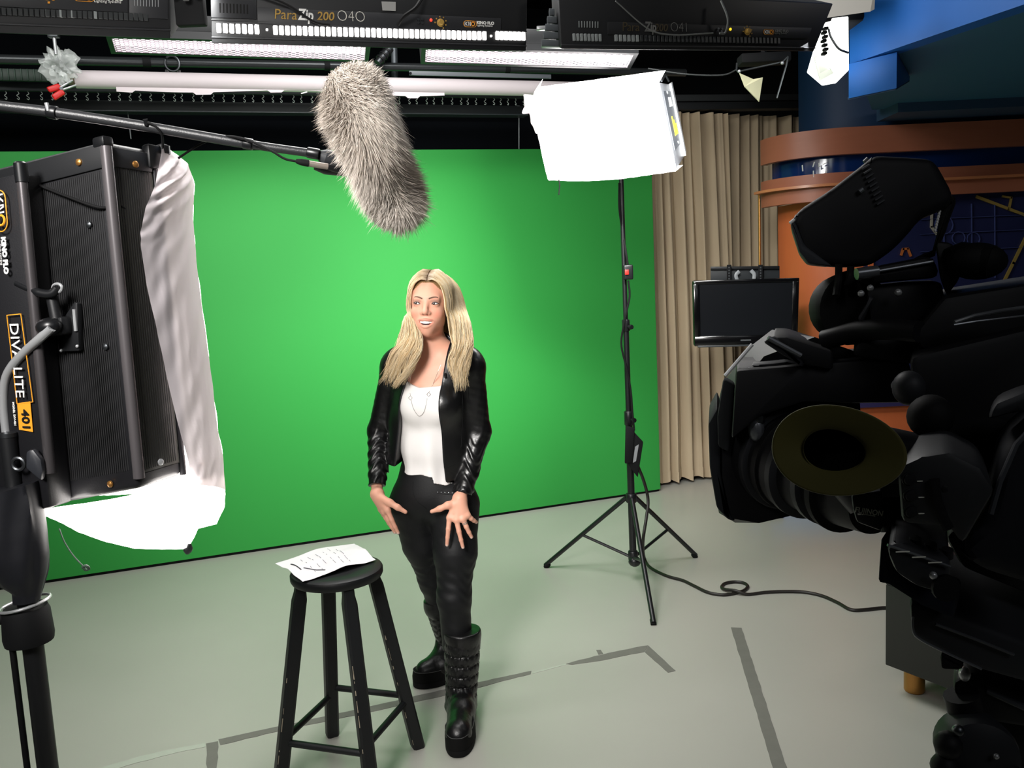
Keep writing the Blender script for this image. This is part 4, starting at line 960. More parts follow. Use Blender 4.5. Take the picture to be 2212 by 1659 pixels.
LO = np.array([-.62, 2.80, -.01]); HI = np.array([-.06, 3.62, 1.78])
def torso(v, grow=0.0, k=.05):
    def e(x, y, Y, r, kk=k): v.ell(P(x, y, Y), np.array(r) + grow, TX, kk)
    e(934, 850, 3.135, (.140, .095, .15)); e(933, 950, 3.145, (.116, .088, .14)); e(935, 1062, 3.16, (.150, .104, .12))
    e(902, 876, 3.065, (.052, .046, .055), .045); e(957, 876, 3.05, (.052, .046, .055), .045)
    v.cone(P(866, 790, 3.165), P(1006, 790, 3.095), .050 + grow, .050 + grow, .06)
    v.cone(P(933, 748, 3.135), P(872, 786, 3.165), .044 + grow, .042 + grow, .05); v.cone(P(933, 748, 3.135), P(1000, 786, 3.10), .044 + grow, .042 + grow, .05)
# ---------------------------------------------------------------- body: one continuous skin
v = Vol(LO, HI, .0028)
torso(v)
E = lambda s_, u_, f_, r, k=.03, op='add': v.ell(HL(s_, u_, f_), r, HX, k, op)
v.cone(HL(0, -.06, -.024), P(931, 775, 3.135), .045, .053, .025)
E(0, .034, -.018, (.071, .082, .090), 0.0)
E(0, -.026, .022, (.0570, .086, .062), .035)
E(0, -.098, .050, (.022, .023, .028), .03)
E(.028, -.062, .014, (.020, .034, .036), .03); E(-.028, -.062, .014, (.020, .034, .036), .03)
for q in (-1, 1):
    E(q * .037, -.036, .056, (.019, .019, .019), .022)
    E(q * .0325, .001, .094, (.0175, .0105, .012), .012, 'sub')
    E(q * .0325, -.001, .0695, (.0150, .0120, .0130), .006)
E(0, .020, .068, (.046, .011, .016), .02)
v.cone(HL(0, .004, .080), HL(0, -.028, .0985), .0075, .0095, .012)
E(0, -.031, .0965, (.0095, .0085, .009), .008)
for q in (-1, 1): E(q * .0125, -.035, .0865, (.0072, .0065, .0085), .008)
E(0, -.072, .064, (.033, .026, .026), .02)
# open smiling mouth
E(0, -.0712, .097, (.0275, .0100, .024), .003, 'sub'); E(.014, -.0680, .095, (.0170, .0062, .022), .003, 'sub'); E(-.014, -.0680, .095, (.0170, .0062, .022), .003, 'sub')
def mouthp(t, up_):      # t -1..1
    s_ = .0300 * t; c_ = -.0590 - .0042 * t * t + .0008 * math.cos(t * 9) if up_ else -.0848 + .0212 * t * t
    return HL(s_, c_, .0915 - .018 * t * t - (0 if up_ else .003 * (1 - t * t)))
lipU = [mouthp(t, True) for t in np.linspace(-1, 1, 13)]; lipL = [mouthp(t, False) for t in np.linspace(-1, 1, 13)]
rU = [.0018 + .0013 * (1 - t * t) for t in np.linspace(-1, 1, 13)]; rL = [.0019 + .0020 * (1 - t * t) for t in np.linspace(-1, 1, 13)]
v.chain(lipU, rU, .004, m=.02); v.chain(lipL, rL, .004, m=.02)
for q in (-1, 1): v.ell(HL(q * .073, -.012, -.012), (.008, .028, .018), HX, .006)
# arms (slim inside the sleeves) and hands
SR, ER, WR = P(850, 795, 3.165), P(817, 930, 3.215), P(814, 1060, 3.10)
SL_, EL, WL = P(1018, 797, 3.085), P(1036, 932, 3.12), P(996, 1072, 3.035)
v.chain([SR, ER, WR], [.036, .030, .0215], .02); v.chain([SL_, EL, WL], [.036, .026, .0205], .02)
def hand(wr, kn, fingers, thumb, r0):
    for q in kn: v.cone(wr, q, r0, .0106, .012, m=.03)
    for a_, b_ in zip(kn, kn[1:]): v.cone(a_, b_, .0108, .0108, .008, m=.03)
    for pts in fingers: v.chain(pts, list(np.linspace(.0100, .0066, len(pts))), .0035, m=.02)
    v.chain(thumb, list(np.linspace(.0155, .0076, len(thumb))), .010, m=.03)
def fing(a_, b_, bow): m1, m2 = lerp(a_, b_, .40), lerp(a_, b_, .72); return [a_, m1 + np.array([0, -bow, 0]), m2 + np.array([0, -bow * .8, 0]), b_]
kn = [P(971, 1118, 2.995), P(986, 1123, 2.988), P(1000, 1121, 2.99), P(1010, 1113, 3.0)]
tips = [P(965.5, 1177, 2.988), P(1000, 1182, 2.985), P(1018.5, 1160, 3.0), P(1029, 1128, 3.03)]
FL = [fing(a_, b_, .006) for a_, b_ in zip(kn, tips)]
hand(P(993, 1078, 3.02), kn, FL, [P(986, 1088, 3.01), P(968, 1091, 3.0), P(950, 1099, 3.0), P(933, 1105, 3.005)], .0225)
kn2 = [P(838, 1103, 3.045), P(831, 1106, 3.062), P(827, 1104, 3.08), P(823, 1100, 3.095)]
tips2 = [P(860, 1151, 3.035), P(853, 1150, 3.06), P(846, 1140, 3.08), P(838, 1126, 3.10)]
FR_ = [fing(a_, b_, .005) for a_, b_ in zip(kn2, tips2)]
hand(P(815, 1068, 3.085), kn2, FR_, [P(824, 1076, 3.065), P(842, 1086, 3.04), P(859, 1096, 3.03), P(876, 1106, 3.03)], .0215)
# legs (inside trousers and boots)
HR, KR, AR = P(893, 1090, 3.19), P(936, 1252, 3.26), P(972, 1400, 3.44)
HLg, KL, AL = P(983, 1092, 3.14), P(981, 1290, 3.075), P(998, 1545, 3.07)
v.chain([HR, KR, AR], [.078, .048, .032], .03); v.chain([HLg, KL, AL], [.08, .05, .034], .03)
body, BV, BF = v.mesh('body'); del v
# skin colours: lips, mouth, eye-shadow make-up, scalp under the hair, nails
rel = BV - HC; ls_, lu_, lf_ = rel @ hs, rel @ hu, rel @ hf
col = np.tile(np.array(lin('e6ab92')[:3]), (len(BV), 1))
def blend(mask, c): col[:] = col * (1 - mask[:, None]) + np.array(lin(c)[:3]) * mask[:, None]
face = np.abs(ls_) < .1
def dch(pts):
    d = np.full(len(BV), 9.0); m = face & (np.abs(lu_) < .15)
    for a_, b_ in zip(pts, pts[1:]):
        ab = b_ - a_; t = np.clip(((BV[m] - a_) @ ab) / (ab @ ab), 0, 1); d[m] = np.minimum(d[m], np.linalg.norm(BV[m] - a_ - t[:, None] * ab, axis=1))
    return d
sst = lambda x, a_, b_: np.clip((x - a_) / (b_ - a_), 0, 1)
for q in (-1, 1):
    blend(.42 * np.clip(1 - (((ls_ - q * .042) / .022) ** 2 + ((lu_ + .040) / .018) ** 2), 0, 1) * (lf_ > .02), 'e0826c')
    blend(.75 * np.clip(1 - (((ls_ - q * .034) / .021) ** 2 + ((lu_ - .006) / .0095) ** 2), 0, 1) * (lf_ > .03), '7a5c50')
dU, dL = dch(lipU), dch(lipL)
blend(1 - sst(dU, .0028, .0046), 'bf6a5e'); blend(1 - sst(dL, .0034, .0052), 'd2806f')
cav = (np.abs(ls_) < .032) & (lu_ < -.055) & (lu_ > -.087) & (lf_ > .05) & (lf_ < .0845 - 18 * ls_ ** 2) & (dU > .003) & (dL > .0035)
blend(cav * 1.0, '4a1a18')
for q in (-1, 1): blend(.8 * (np.hypot(ls_ - q * .0075, lu_ + .0405) < .0034) * (lf_ > .07), '8a4a3c')
scalp = (lu_ > .074 - .9 * np.clip(np.abs(ls_) - .02, 0, 1) - 0) & (lu_ > -.02) | ((lf_ < .01) & (lu_ > -.09))
blend((scalp & (lu_ > -.1)) * 1.0, '8a6c48')
for L_ in FL + FR_:
    t_ = L_[-1]; blend(.8 * (np.linalg.norm(BV - (t_ + np.array([0, -.004, -.001])), axis=1) < .0052), 'f2d4c8')
ca = body.color_attributes.new('Col', 'FLOAT_COLOR', 'POINT'); ca.data.foreach_set('color', np.concatenate([col, np.ones((len(col), 1))], 1).astype(np.float32).ravel())
bv_body = BVHTree.FromPolygons([tuple(p) for p in BV], [tuple(f) for f in BF])
M_skin = mat('skin', 'e6ab92', .45, spec=.35, sss=.08, attr='Col')
o_body = place(body, 'body', M_skin)

# ---------------------------------------------------------------- clothes
def edge_table(px, Y):
    q = [P(x, y, Y) for x, y in px]; z = np.array([p[2] for p in q]); s_ = np.array([p @ ts for p in q]); i = np.argsort(z); return z[i], s_[i]
eL = edge_table([(893, 740), (887, 777), (873, 820), (859, 880), (852, 940), (842, 1020), (838, 1070)], 3.02)
eR = edge_table([(962, 740), (958, 777), (952, 820), (949, 856), (950, 928), (953, 990), (957, 1048), (958, 1070)], 3.01)
wr_ = random.Random(11); WV = [(np.array([wr_.gauss(0, 1), wr_.gauss(0, 1), wr_.gauss(0, 1)]) * wr_.choice((25, 45, 70)), wr_.uniform(0, 6), wr_.uniform(.5, 1)) for _ in range(10)]
def wob(x, y, z): return sum(np.sin(x * w[0] + y * w[1] + z * w[2] + p) * a for w, p, a in WV) / 10
# jacket
v = Vol([-.60, 2.92, .78], [-.06, 3.40, 1.56], .003)
torso(v, .017, .05)
v.ell(P(930, 925, 3.142), (.168, .108, .20), TX, .04); v.ell(P(927, 990, 3.145), (.166, .110, .15), TX, .04)
def slv(fr, amp):
    def d(t, x, y, z):
        w = np.sin(t * fr + 3 * np.sin(x * 60 + 1) + 2.0 * np.sin(y * 45)); return amp * (np.maximum(w, -.2)) * np.minimum(1, t * 3 + .25) + .0003 * np.sin(z * 210 + x * 90)
    return d
cuffR, cuffL = P(815, 1049, 3.105), P(1001, 1066, 3.045)
v.cone(SR, ER, .047, .0395, .03, disp=slv(9, .0010)); v.cone(ER, cuffR, .0400, .0335, .02, disp=slv(27, .0034))
v.cone(SL_, EL, .048, .042, .03, disp=slv(8, .0010)); v.cone(EL, cuffL, .0425, .0330, .02, disp=slv(26, .0036))
x, y, z = v.coords()
v.D += (-.0016 * wob(x, y, z)).astype(np.float32)
# hem cut: sides a little different, only the torso (not the sleeves)
S_ = x * ts[0] + y * ts[1]; Fr = x * tf[0] + y * tf[1]
cz = P(934, 900, 3.13); s0 = cz @ ts; f0 = cz @ tf
zhem = np.interp(S_ - s0, [-.16, -.09, .03, .10, .16], [P(840, 1012, 3.06)[2], P(845, 1016, 3.05)[2], P(957, 1048, 3.03)[2], P(985, 1041, 3.03)[2], P(1010, 1030, 3.06)[2]])
def sleeve_d(a_, b_, r):
    ab = b_ - a_; t = np.clip(((x - a_[0]) * ab[0] + (y - a_[1]) * ab[1] + (z - a_[2]) * ab[2]) / (ab @ ab), 0, 1.0)
    return np.sqrt((x - a_[0] - t * ab[0]) ** 2 + (y - a_[1] - t * ab[1]) ** 2 + (z - a_[2] - t * ab[2]) ** 2) - r
near = np.minimum(sleeve_d(ER, cuffR, .044), sleeve_d(EL, cuffL, .044))
cut = np.where(near < .0, -1.0, zhem - z); v.D = smax(v.D, cut.astype(np.float32), .006)
for a_, b_ in ((ER, cuffR), (EL, cuffL)):
    n_ = un(b_ - a_); pl_ = (x - b_[0]) * n_[0] + (y - b_[1]) * n_[1] + (z - b_[2]) * n_[2]
    nearc = (x - b_[0]) ** 2 + (y - b_[1]) ** 2 + (z - b_[2]) ** 2 < .07 ** 2
    v.D = np.where(nearc, np.maximum(v.D, pl_.astype(np.float32)), v.D)
# front opening and neck hole
opn = np.maximum(np.maximum(np.interp(z, *eL) - S_, S_ - np.interp(z, *eR)), (f0 - .02) - Fr)
v.D = smax(v.D, -opn.astype(np.float32), .008)
nk = P(931, 752, 3.125); v.ell(nk + np.array([0, 0, .035]), (.058, .062, .055), TX, .008, 'sub')
M_leather = mat('black_leather', '101011', .32, spec=.55, bump=.16, bscale=28)
jk, JV, JF = v.mesh('leather_jacket'); bv_j = BVHTree.FromPolygons([tuple(p) for p in JV], [tuple(f) for f in JF])
o_j = place(jk, 'leather_jacket', M_leather)
o_j['label'] = 'open black leather jacket'
def hit(bvh, px, py, off=0.0):
    d = ray(px, py).normalized(); h = bvh.ray_cast(EYE, d); return (h[0] if h[0] is not None else at(px, py, 3.02)) - d * off
# seams on the jacket
for pts in ([(1003, 770), (1010, 800), (1012, 850), (1010, 900)], [(998, 835), (1000, 880), (999, 920), (996, 968)], [(858, 785), (850, 820), (848, 860)], [(961, 1012), (975, 1006), (990, 1000)]):
    q = [hit(bv_j, *p_, .0002) for p_ in pts]; MB().tube(spline(q, 4), .0009, 5).build('seam', M_blackm, o_j)
for T_ in (eL, eR):
    zz_ = np.linspace(P(900, 800, 3.02)[2], P(900, 1015, 3.02)[2], 14); q = []
    for z_ in zz_:
        s_ = np.interp(z_, *T_); o0 = Vector((ts * s_ + tf * (f0 + .3))) ; o0.z = z_
        h_ = bv_j.ray_cast(o0 + Vector(ts) * (-.003 if T_ is eL else .003), -Vector(tf)); q.append(h_[0] if h_[0] is not None else None)
    q = [p_ for p_ in q if p_ is not None]
    if len(q) > 4: MB().tube(q, .0018, 6).build('zip_edge', mat('zip_black', '25262a', .3, metal=.4), o_j)
# white top
v = Vol([-.50, 2.90, .78], [-.14, 3.33, 1.34], .003)
torso(v, .009, .05)
x, y, z = v.coords(); S_ = x * ts[0] + y * ts[1]; Fr = x * tf[0] + y * tf[1]
zt_ = P(900, 900, 3.02)[2]; zb_ = P(900, 1040, 3.02)[2]; dn = np.clip((zt_ - z) / (zt_ - zb_), 0, 1.3)
fl_ = dn * (.012 + .006 * np.sin((S_ - s0) * 75 + 1.3)) * (Fr > f0 + .0) * np.clip((S_ - np.interp(z, *eL) + .015) / .02, 0, 1) * np.clip((np.interp(z, *eR) + .012 - S_) / .02, 0, 1)
v.D -= fl_.astype(np.float32)
hem_px = [(838, 1035), (870, 1037), (896, 1035), (927, 1038), (930, 1050), (955, 1057), (975, 1052), (990, 1046), (1010, 1040)]
hz = edge_table(hem_px, 3.0); hs_s = np.array([P(a_, b_, 3.0) @ ts for a_, b_ in hem_px]); hs_z = np.array([P(a_, b_, 3.0)[2] for a_, b_ in hem_px])
nk_px = [(860, 815), (871, 826), (888, 833), (905, 838), (928, 836), (950, 834), (965, 826)]
ns_s = np.array([P(a_, b_, 3.03) @ ts for a_, b_ in nk_px]); ns_z = np.array([P(a_, b_, 3.03)[2] for a_, b_ in nk_px])
v.D = np.maximum(v.D, np.maximum(np.interp(S_, hs_s, hs_z) - z, z - np.interp(S_, ns_s, ns_z)).astype(np.float32))
M_top = mat('white_silk_top', 'f1eeec', .55, spec=.3)
tp, TV, TF_ = v.mesh('white_top'); bv_t = BVHTree.FromPolygons([tuple(p) for p in TV], [tuple(f) for f in TF_]); o_top = place(tp, 'white_top', M_top)
o_top['label'] = 'loose white camisole top'
# trousers
v = Vol([-.56, 2.94, .26], [-.08, 3.46, 1.04], .003)
v.ell(P(935, 1062, 3.16), (.153, .108, .12), TX, .05)
v.ell(P(934, 1012, 3.15), (.124, .084, .10), TX, .04)
v.ell(P(912, 1090, 3.235), (.075, .075, .085), TX, .05); v.ell(P(968, 1090, 3.215), (.075, .075, .085), TX, .05)
def wrl(t, x, y, z): return .0009 * np.sin(z * 150 + 40 * x + 3 * np.sin(y * 50 + x * 30)) * np.exp(-((z - .52) / .11) ** 2) + .0004 * np.sin(z * 120 + 60 * x)
v.chain([HR + np.array([-.004, 0, 0]), lerp(HR, KR, .5) + np.array([-.004, -.01, 0]), KR, lerp(KR, AR, .4)], [.094, .074, .056, .050], .03, disp=wrl)
v.chain([HLg, lerp(HLg, KL, .5) + np.array([.003, -.008, 0]), KL, lerp(KL, AL, .42)], [.097, .080, .0615, .058], .03, disp=wrl)
x, y, z = v.coords(); v.D = np.maximum(v.D, (z - P(930, 985, 3.1)[2]).astype(np.float32))
M_jean = mat('black_denim', '111214', .55, spec=.35, bump=.05, bscale=160)
pn_, PV, PF = v.mesh('black_trousers'); bv_p = BVHTree.FromPolygons([tuple(p) for p in PV], [tuple(f) for f in PF]); o_p = place(pn_, 'black_trousers', M_jean)
for pts in ([(893, 1040), (892, 1058), (896, 1074), (905, 1087)], [(946, 1066), (962, 1068), (978, 1069)], [(905, 1087), (915, 1094), (922, 1100)]):
    MB().tube(spline([hit(bv_p, *p_, .0003) for p_ in pts], 4), .0009, 5).build('seam', M_blackm, o_p)
for k_ in range(5): MB().ball(hit(bv_p, 945 + 8 * k_, 1063 + .4 * k_, .0004), .0016, 6, 4).build('stud', M_steel, o_p)
# boots
def boot(top, ank, heel, toe, r_top, r_ank, sole_w, nm):
    toe, heel, ank, top = map(np.array, (toe, heel, ank, top))
    pts = np.stack([top, ank, heel, toe]); v = Vol(pts.min(0) - .12, pts.max(0) + .12, .003)
    d_ = un((toe - heel) * [1, 1, 0]); sd_ = np.array([-d_[1], d_[0], 0])
    def quilt(t, x, y, z):
        ph = t * 7.6; fr = ph - np.floor(ph); b_ = np.sqrt(np.maximum(0, 1 - (2 * fr - 1) ** 2)) * .0075
        an = np.arctan2(y - ank[1], x - ank[0]); return (b_ + (.0013 * np.sin(an * 23 + np.floor(ph) * 1.7) + .0008 * np.sin(an * 41 + np.floor(ph))) * (np.abs(fr - .5) > .22) * (ph > .9)) * (t < .985)
    a2 = ank + np.array([0, 0, .03]); v.cone(top, a2, r_top, r_ank, 0, disp=quilt, m=.04)
    v.cone(top + np.array([0, 0, -.03]), top + np.array([0, 0, .01]), r_top + .005, r_top + .005, .003)
    v.D = smax(v.D, ((v.coords()[2] - top[2]) + 0 * v.D).astype(np.float32), .006)
    fz = .055
    ins = heel + d_ * .06; v.cone(a2, ins * [1, 1, 0] + np.array([0, 0, .075]), r_ank, .044, .03)
    v.cone(heel * [1, 1, 0] + d_ * .015 + np.array([0, 0, .062]), toe * [1, 1, 0] - d_ * .055 + np.array([0, 0, .056]), .043, .041, .03)
    v.cone(a2, toe * [1, 1, 0] - d_ * .075 + np.array([0, 0, .062]), .038, .036, .04)
    v.cone(top, top - np.array([0, 0, .03]), r_top - .008, r_top - .008, 0, op='sub', m=.02) if False else None
    x, y, z = v.coords(); v.D = np.maximum(v.D, (.03 - z).astype(np.float32) + 0 * v.D)
    v.D += (-.0022 * wob(x * 1.5, y * 1.5, z * 1.9)).astype(np.float32)
    me, V_, F_ = v.mesh('boot'); ob = place(me, 'boot', M_boot, wo)
    ob['label'] = nm
    # sole
    L_ = np.linalg.norm((toe - heel) * [1, 1, 0]); c_ = (heel + toe) / 2 * [1, 1, 0]; out = []
    for k in range(36):
        a = 2 * math.pi * k / 36; ca_, sa_ = math.cos(a), math.sin(a); w_ = sole_w * (1.0 if ca_ > 0 else .88) * (1 - .06 * math.cos(2 * a))
        q = c_ + d_ * (L_ / 2 * math.copysign(abs(ca_) ** .75, ca_)) + sd_ * (w_ * math.copysign(abs(sa_) ** .75, sa_)); out.append(Vector(q))
    MB().slab([p_ + Vector((0, 0, .026)) for p_ in out], (0, 0, -.0255), .004).build('sole', M_rubber, ob)
    sm = MB()
    ring = [p_ + Vector((0, 0, .026)) for p_ in out]; top_ring = [Vector(c_) + (p_ - Vector(c_)) * .95 + Vector((0, 0, .070)) for p_ in out]
    sm.add(ring + [Vector(c_) + (p_ - Vector(c_)) * 1.0 + Vector((0, 0, .044)) for p_ in out] + top_ring, [(i, (i + 1) % 36, 36 + (i + 1) % 36, 36 + i) for i in range(36)] + [(36 + i, 36 + (i + 1) % 36, 72 + (i + 1) % 36, 72 + i) for i in range(36)] + [tuple(72 + i for i in range(36))])
    sm.build('welt', mat('suede_black', '121212', .85, spec=.15), ob, angle=60)
    MB().tube(top_ring, .0012, 5, closed=True).build('stitching', mat('stitch_grey', '4a4a4a', .7), ob)
    return ob
M_boot = mat('quilted_black', '0f0f10', .36, spec=.5, bump=.2, bscale=38)
boot(P(999, 1360, 3.06), P(997, 1545, 3.06), np3(flo(1003, 1553)), np3(flo(989, 1639)), .066, .052, .052, 'quilted black boot, toe to the front')
boot(P(944, 1294, 3.31), P(974, 1405, 3.43), np3(flo(992, 1462)), np3(flo(893, 1484)), .052, .046, .05, 'quilted black boot, toe turned outwards')

# ---------------------------------------------------------------- face details
M_eye = mat('eye_white', 'ece8e6', .2, spec=.6); M_iris = mat('iris_dark', '2a1a12', .15, spec=.7); M_lash = mat('lash_black', '120d0b', .6); M_brow = mat('brow_brown', '6a5040', .8)
def fh(s_, u_, off=0.0):
    o0 = Vector(HL(s_, u_, .25)); h_ = bv_body.ray_cast(o0, Vector(-hf)); return (h_[0] if h_[0] is not None else Vector(HL(s_, u_, .08))) + Vector(hf) * off
for q in (-1, 1):
    ec = q * .0328
    def lidy(t, up_):          # almond shape
        return (.0052 * (1 - abs(t) ** 2.2) if up_ else -.0034 * (1 - abs(t) ** 2)) + (.0012 * q * t) - .0012
    eb = MB(); N_ = 15; vs = []
    up_pts = [fh(ec + .0125 * t, lidy(t, True), .0009) for t in np.linspace(-1, 1, N_)]; lo_pts = [fh(ec + .0125 * t, lidy(t, False), .0009) for t in np.linspace(-1, 1, N_)]
    def eyef(u, w_):
        i = u * (N_ - 1); k = min(int(i), N_ - 2); p_ = lerp(lerp(up_pts[k], up_pts[k + 1], i - k), lerp(lo_pts[k], lo_pts[k + 1], i - k), w_); return p_ + Vector(hf) * (.0022 * math.sin(math.pi * w_) * math.sin(math.pi * u))
    ey = eb.grid(eyef, 16, 8).build('eye', M_eye, o_body, angle=180)
    ic = lerp(up_pts[5 if q > 0 else 5], lo_pts[5], .45) + Vector(hf) * .0022
    MB().ball(ic, (.0047, .0044, .0016), 14, 8, ax=(hs, hu, hf)).build('iris', M_iris, ey)
    MB().tube([p_ + Vector(hf) * .0012 for p_ in up_pts], [.0005 + .0013 * math.sin(math.pi * (.12 + .8 * (k / 14 if q > 0 else 1 - k / 14))) for k in range(15)], 6).build('eyelash', M_lash, o_body)
    out_c = up_pts[-1] if q > 0 else up_pts[0]
    MB().tube([out_c, out_c + Vector(hs) * (.003 * q) + Vector(hu) * .0022], [.0012, .0003], 5).build('eyelash', M_lash, o_body)
    MB().tube([p_ + Vector(hf) * .0006 for p_ in lo_pts], [.0006] * 15, 5).build('lower_lash', mat('lash_brown', '4a322a', .7), o_body)
    bp_ = [(.0115, .0165), (.019, .0195), (.029, .0225), (.040, .0222), (.049, .0165)]
    pts = [fh(q * a_, b_, .0006) for a_, b_ in bp_]; pts = spline(pts, 4); n_ = len(pts)
    MB().tube(pts, [.0027 - .0019 * (k / (n_ - 1)) ** 2 for k in range(n_)], 8, flat=.35, upv=hu).build('eyebrow', M_brow, o_body)
# teeth
th = MB()
def teeth(u, w_):
    t = lerp(-.86, .86, u); s_ = .0285 * t; u_ = lerp(-.0595 - .003 * t * t, -.0735 + .005 * t * t, w_); k = u * 10; f_ = k - math.floor(k)
    return Vector(HL(s_, u_ + (.0006 if .1 < f_ < .9 else 0) * w_, .0868 - .015 * t * t - .0008 * (abs(f_ - .5) * 2) ** 4))
th.grid(teeth, 81, 6).build('teeth', mat('tooth_white', 'f4f0ea', .25, spec=.5), o_body, angle=180)
def teeth2(u, w_):
    t = lerp(-.6, .6, u); k = u * 8; f_ = k - math.floor(k); return Vector(HL(.024 * t, lerp(-.0780 + .007 * t * t, -.0835 + .011 * t * t, w_), .0835 - .012 * t * t - .0008 * (abs(f_ - .5) * 2) ** 4))
MB().grid(teeth2, 65, 4).build('teeth', _M['tooth_white'], o_body, angle=180)

# ---------------------------------------------------------------- hair
hr = random.Random(5)
S_R = {'front': [(969, 690, 3.04), (975, 722, 3.02), (980, 750, 2.995), (974, 778, 2.985), (980, 803, 2.975), (990, 838, 2.965)], 'outer': [(1011, 690, 3.08), (1017, 722, 3.05), (1017, 742, 3.03), (1006, 768, 3.01), (1001, 800, 2.99), (1004, 838, 2.975)]}
S_L = {'front': [(897, 690, 3.03), (906, 722, 3.01), (905, 750, 2.995), (897, 775, 2.99), (886, 800, 2.985), (862, 826, 2.985)], 'outer': [(873, 690, 3.09), (873, 716, 3.09), (868, 738, 3.07), (857, 760, 3.05), (845, 795, 3.04), (830, 836, 3.03)]}
def guide(q, a, jit):
    rt_ = [(0, .081, .073), (.15, .100, .057), (.35, .114, .015), (.6, .113, -.04), (1.01, .082, -.09)]
    for (a0, u0, f0_), (a1, u1, f1_) in zip(rt_, rt_[1:]):
        if a0 <= a < a1: k_ = (a - a0) / (a1 - a0); ru_, rf_ = lerp(u0, u1, k_), lerp(f0_, f1_, k_)
    pts = [HL(q * .002 + .002, ru_, rf_)]
    pts.append(HL(q * lerp(.024, .036, a), lerp(.080, .104, min(1, a * 2)) + .004, lerp(.072, -.090, a)))
    wR = 1 if q > 0 else 0
    pts.append(HL(q * lerp(.050, .066 + .018 * wR, a), lerp(.064, .070, a), lerp(.062, -.096, a)))
    pts.append(HL(q * lerp(.062, .080 + .026 * wR, a), lerp(.020, .025, a), lerp(.050, -.098, a)))
    pts.append(HL(q * lerp(.064, .084 + .036 * wR, a), -.022, lerp(.044, -.092, a)))
    lift = .004 + .009 * jit[3]
    for i_ in range(5):
        for cc_, rr_ in (((0, .034, -.018), (.071, .082, .090)), ((0, -.005, -.012), (.074, .10, .085))):
            rel_ = pts[i_] - HC; l3 = np.array([rel_ @ hs, rel_ @ hu, rel_ @ hf]) - cc_; R_ = np.array(rr_) + lift * (.35 if i_ == 0 else 1); nn = math.sqrt(((l3 / R_) ** 2).sum())
            if nn < 1: l3 = l3 / max(nn, .3); l3 = l3 + cc_; pts[i_] = HL(l3[0], l3[1], l3[2])
    T = S_R if q > 0 else S_L
    b = a ** .8
    for i, ((x0, y0, d0), (x1, y1, d1)) in enumerate(zip(T['front'], T['outer'])):
        pts.append(P(lerp(x0, x1, b) + jit[0] * (i * .9), lerp(y0, y1, b) + jit[1] * i, lerp(d0, d1, b) + jit[2] * (1 + i * .15)))
    return pts
NH = 6400; npt = 24
hv, hf_, hc = [], [], []
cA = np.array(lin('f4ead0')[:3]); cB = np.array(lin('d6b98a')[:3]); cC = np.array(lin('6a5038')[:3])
def add_strand(pts, r, c_root, c_tip, dark):
    n = len(pts); b0 = len(hv); p = np.array([np3(q) for q in pts]); t = np.gradient(p, axis=0); t /= np.linalg.norm(t, axis=1)[:, None] + 1e-9
    u_ = np.cross(t, [0.3, .9, .2]); u_ /= np.linalg.norm(u_, axis=1)[:, None] + 1e-9; w_ = np.cross(t, u_)
    for i in range(n):
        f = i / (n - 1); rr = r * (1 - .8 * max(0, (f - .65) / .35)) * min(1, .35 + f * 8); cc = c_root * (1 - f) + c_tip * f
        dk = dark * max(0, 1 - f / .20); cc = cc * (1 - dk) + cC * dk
        for k in range(3): a = 2.094 * k; hv.append(p[i] + (u_[i] * math.cos(a) + w_[i] * math.sin(a)) * rr); hc.append(cc)
    for i in range(n - 1):
        for k in range(3): l = (k + 1) % 3; hf_.append((b0 + i * 3 + k, b0 + i * 3 + l, b0 + i * 3 + 3 + l, b0 + i * 3 + 3 + k))
nlock = 34; locks = [(hr.uniform(-1, 1) * 2.4, hr.uniform(-1, 1) * 1.6, hr.uniform(0, 6), hr.uniform(.6, 1.2), hr.random()) for _ in range(2 * nlock)]
for i in range(NH):
    q = 1 if i % 2 else -1; a = hr.random() ** .9; li = int(a * nlock * .999) + (nlock if q > 0 else 0); L_ = locks[li]
    ac = (int(a * nlock) + .5) / nlock; stray = hr.random() < .05; a2 = lerp(a, ac, .3)
    g = guide(q, a2, (L_[0] + hr.gauss(0, .35), L_[1] + hr.gauss(0, .4), hr.gauss(0, .006), hr.random()))
    sp_pts = spline([Vector(p) for p in g], 5); n0 = len(sp_pts)
    cut = hr.uniform(.80, 1.0) * L_[3] ** .2; m = max(12, int(n0 * min(cut, 1)))
    out = []
    ph = L_[2] + hr.gauss(0, .45); rad = hr.uniform(.0, 1.0); ang = hr.uniform(0, 6.28)
    for k in range(m):
        f = k / (n0 - 1); w_ = max(0, f - .40) / .60; amp = .015 * w_ ** .8 * L_[3]
        d_ = Vector((math.sin(15 * f + ph) * amp, math.cos(15 * f + ph) * amp * .7 - .006 * w_, 0))
        th_ = (.0035 + .003 * w_) * rad * (1 - .55 * w_ * (f > .8)); d_ += Vector((math.cos(ang), math.sin(ang), .3 * math.sin(ang))) * th_ * min(1, f * 6)
        if stray: d_ += Vector((q * .010, -.004, .004)) * w_ + Vector((hr.gauss(0, .0006), 0, hr.gauss(0, .0006)))
        out.append(sp_pts[k] + d_)
    tone = lerp(L_[4], hr.random(), .55) * (1 if hr.random() > .15 else -.35); c0 = cA * tone + cB * (1 - tone); c1 = cA * (tone * .75) + cB * (1 - tone * .75)
    add_strand(out[::2] + [out[-1]], hr.uniform(.0006, .00105), c0, c1, .85 if a < .45 else .55)
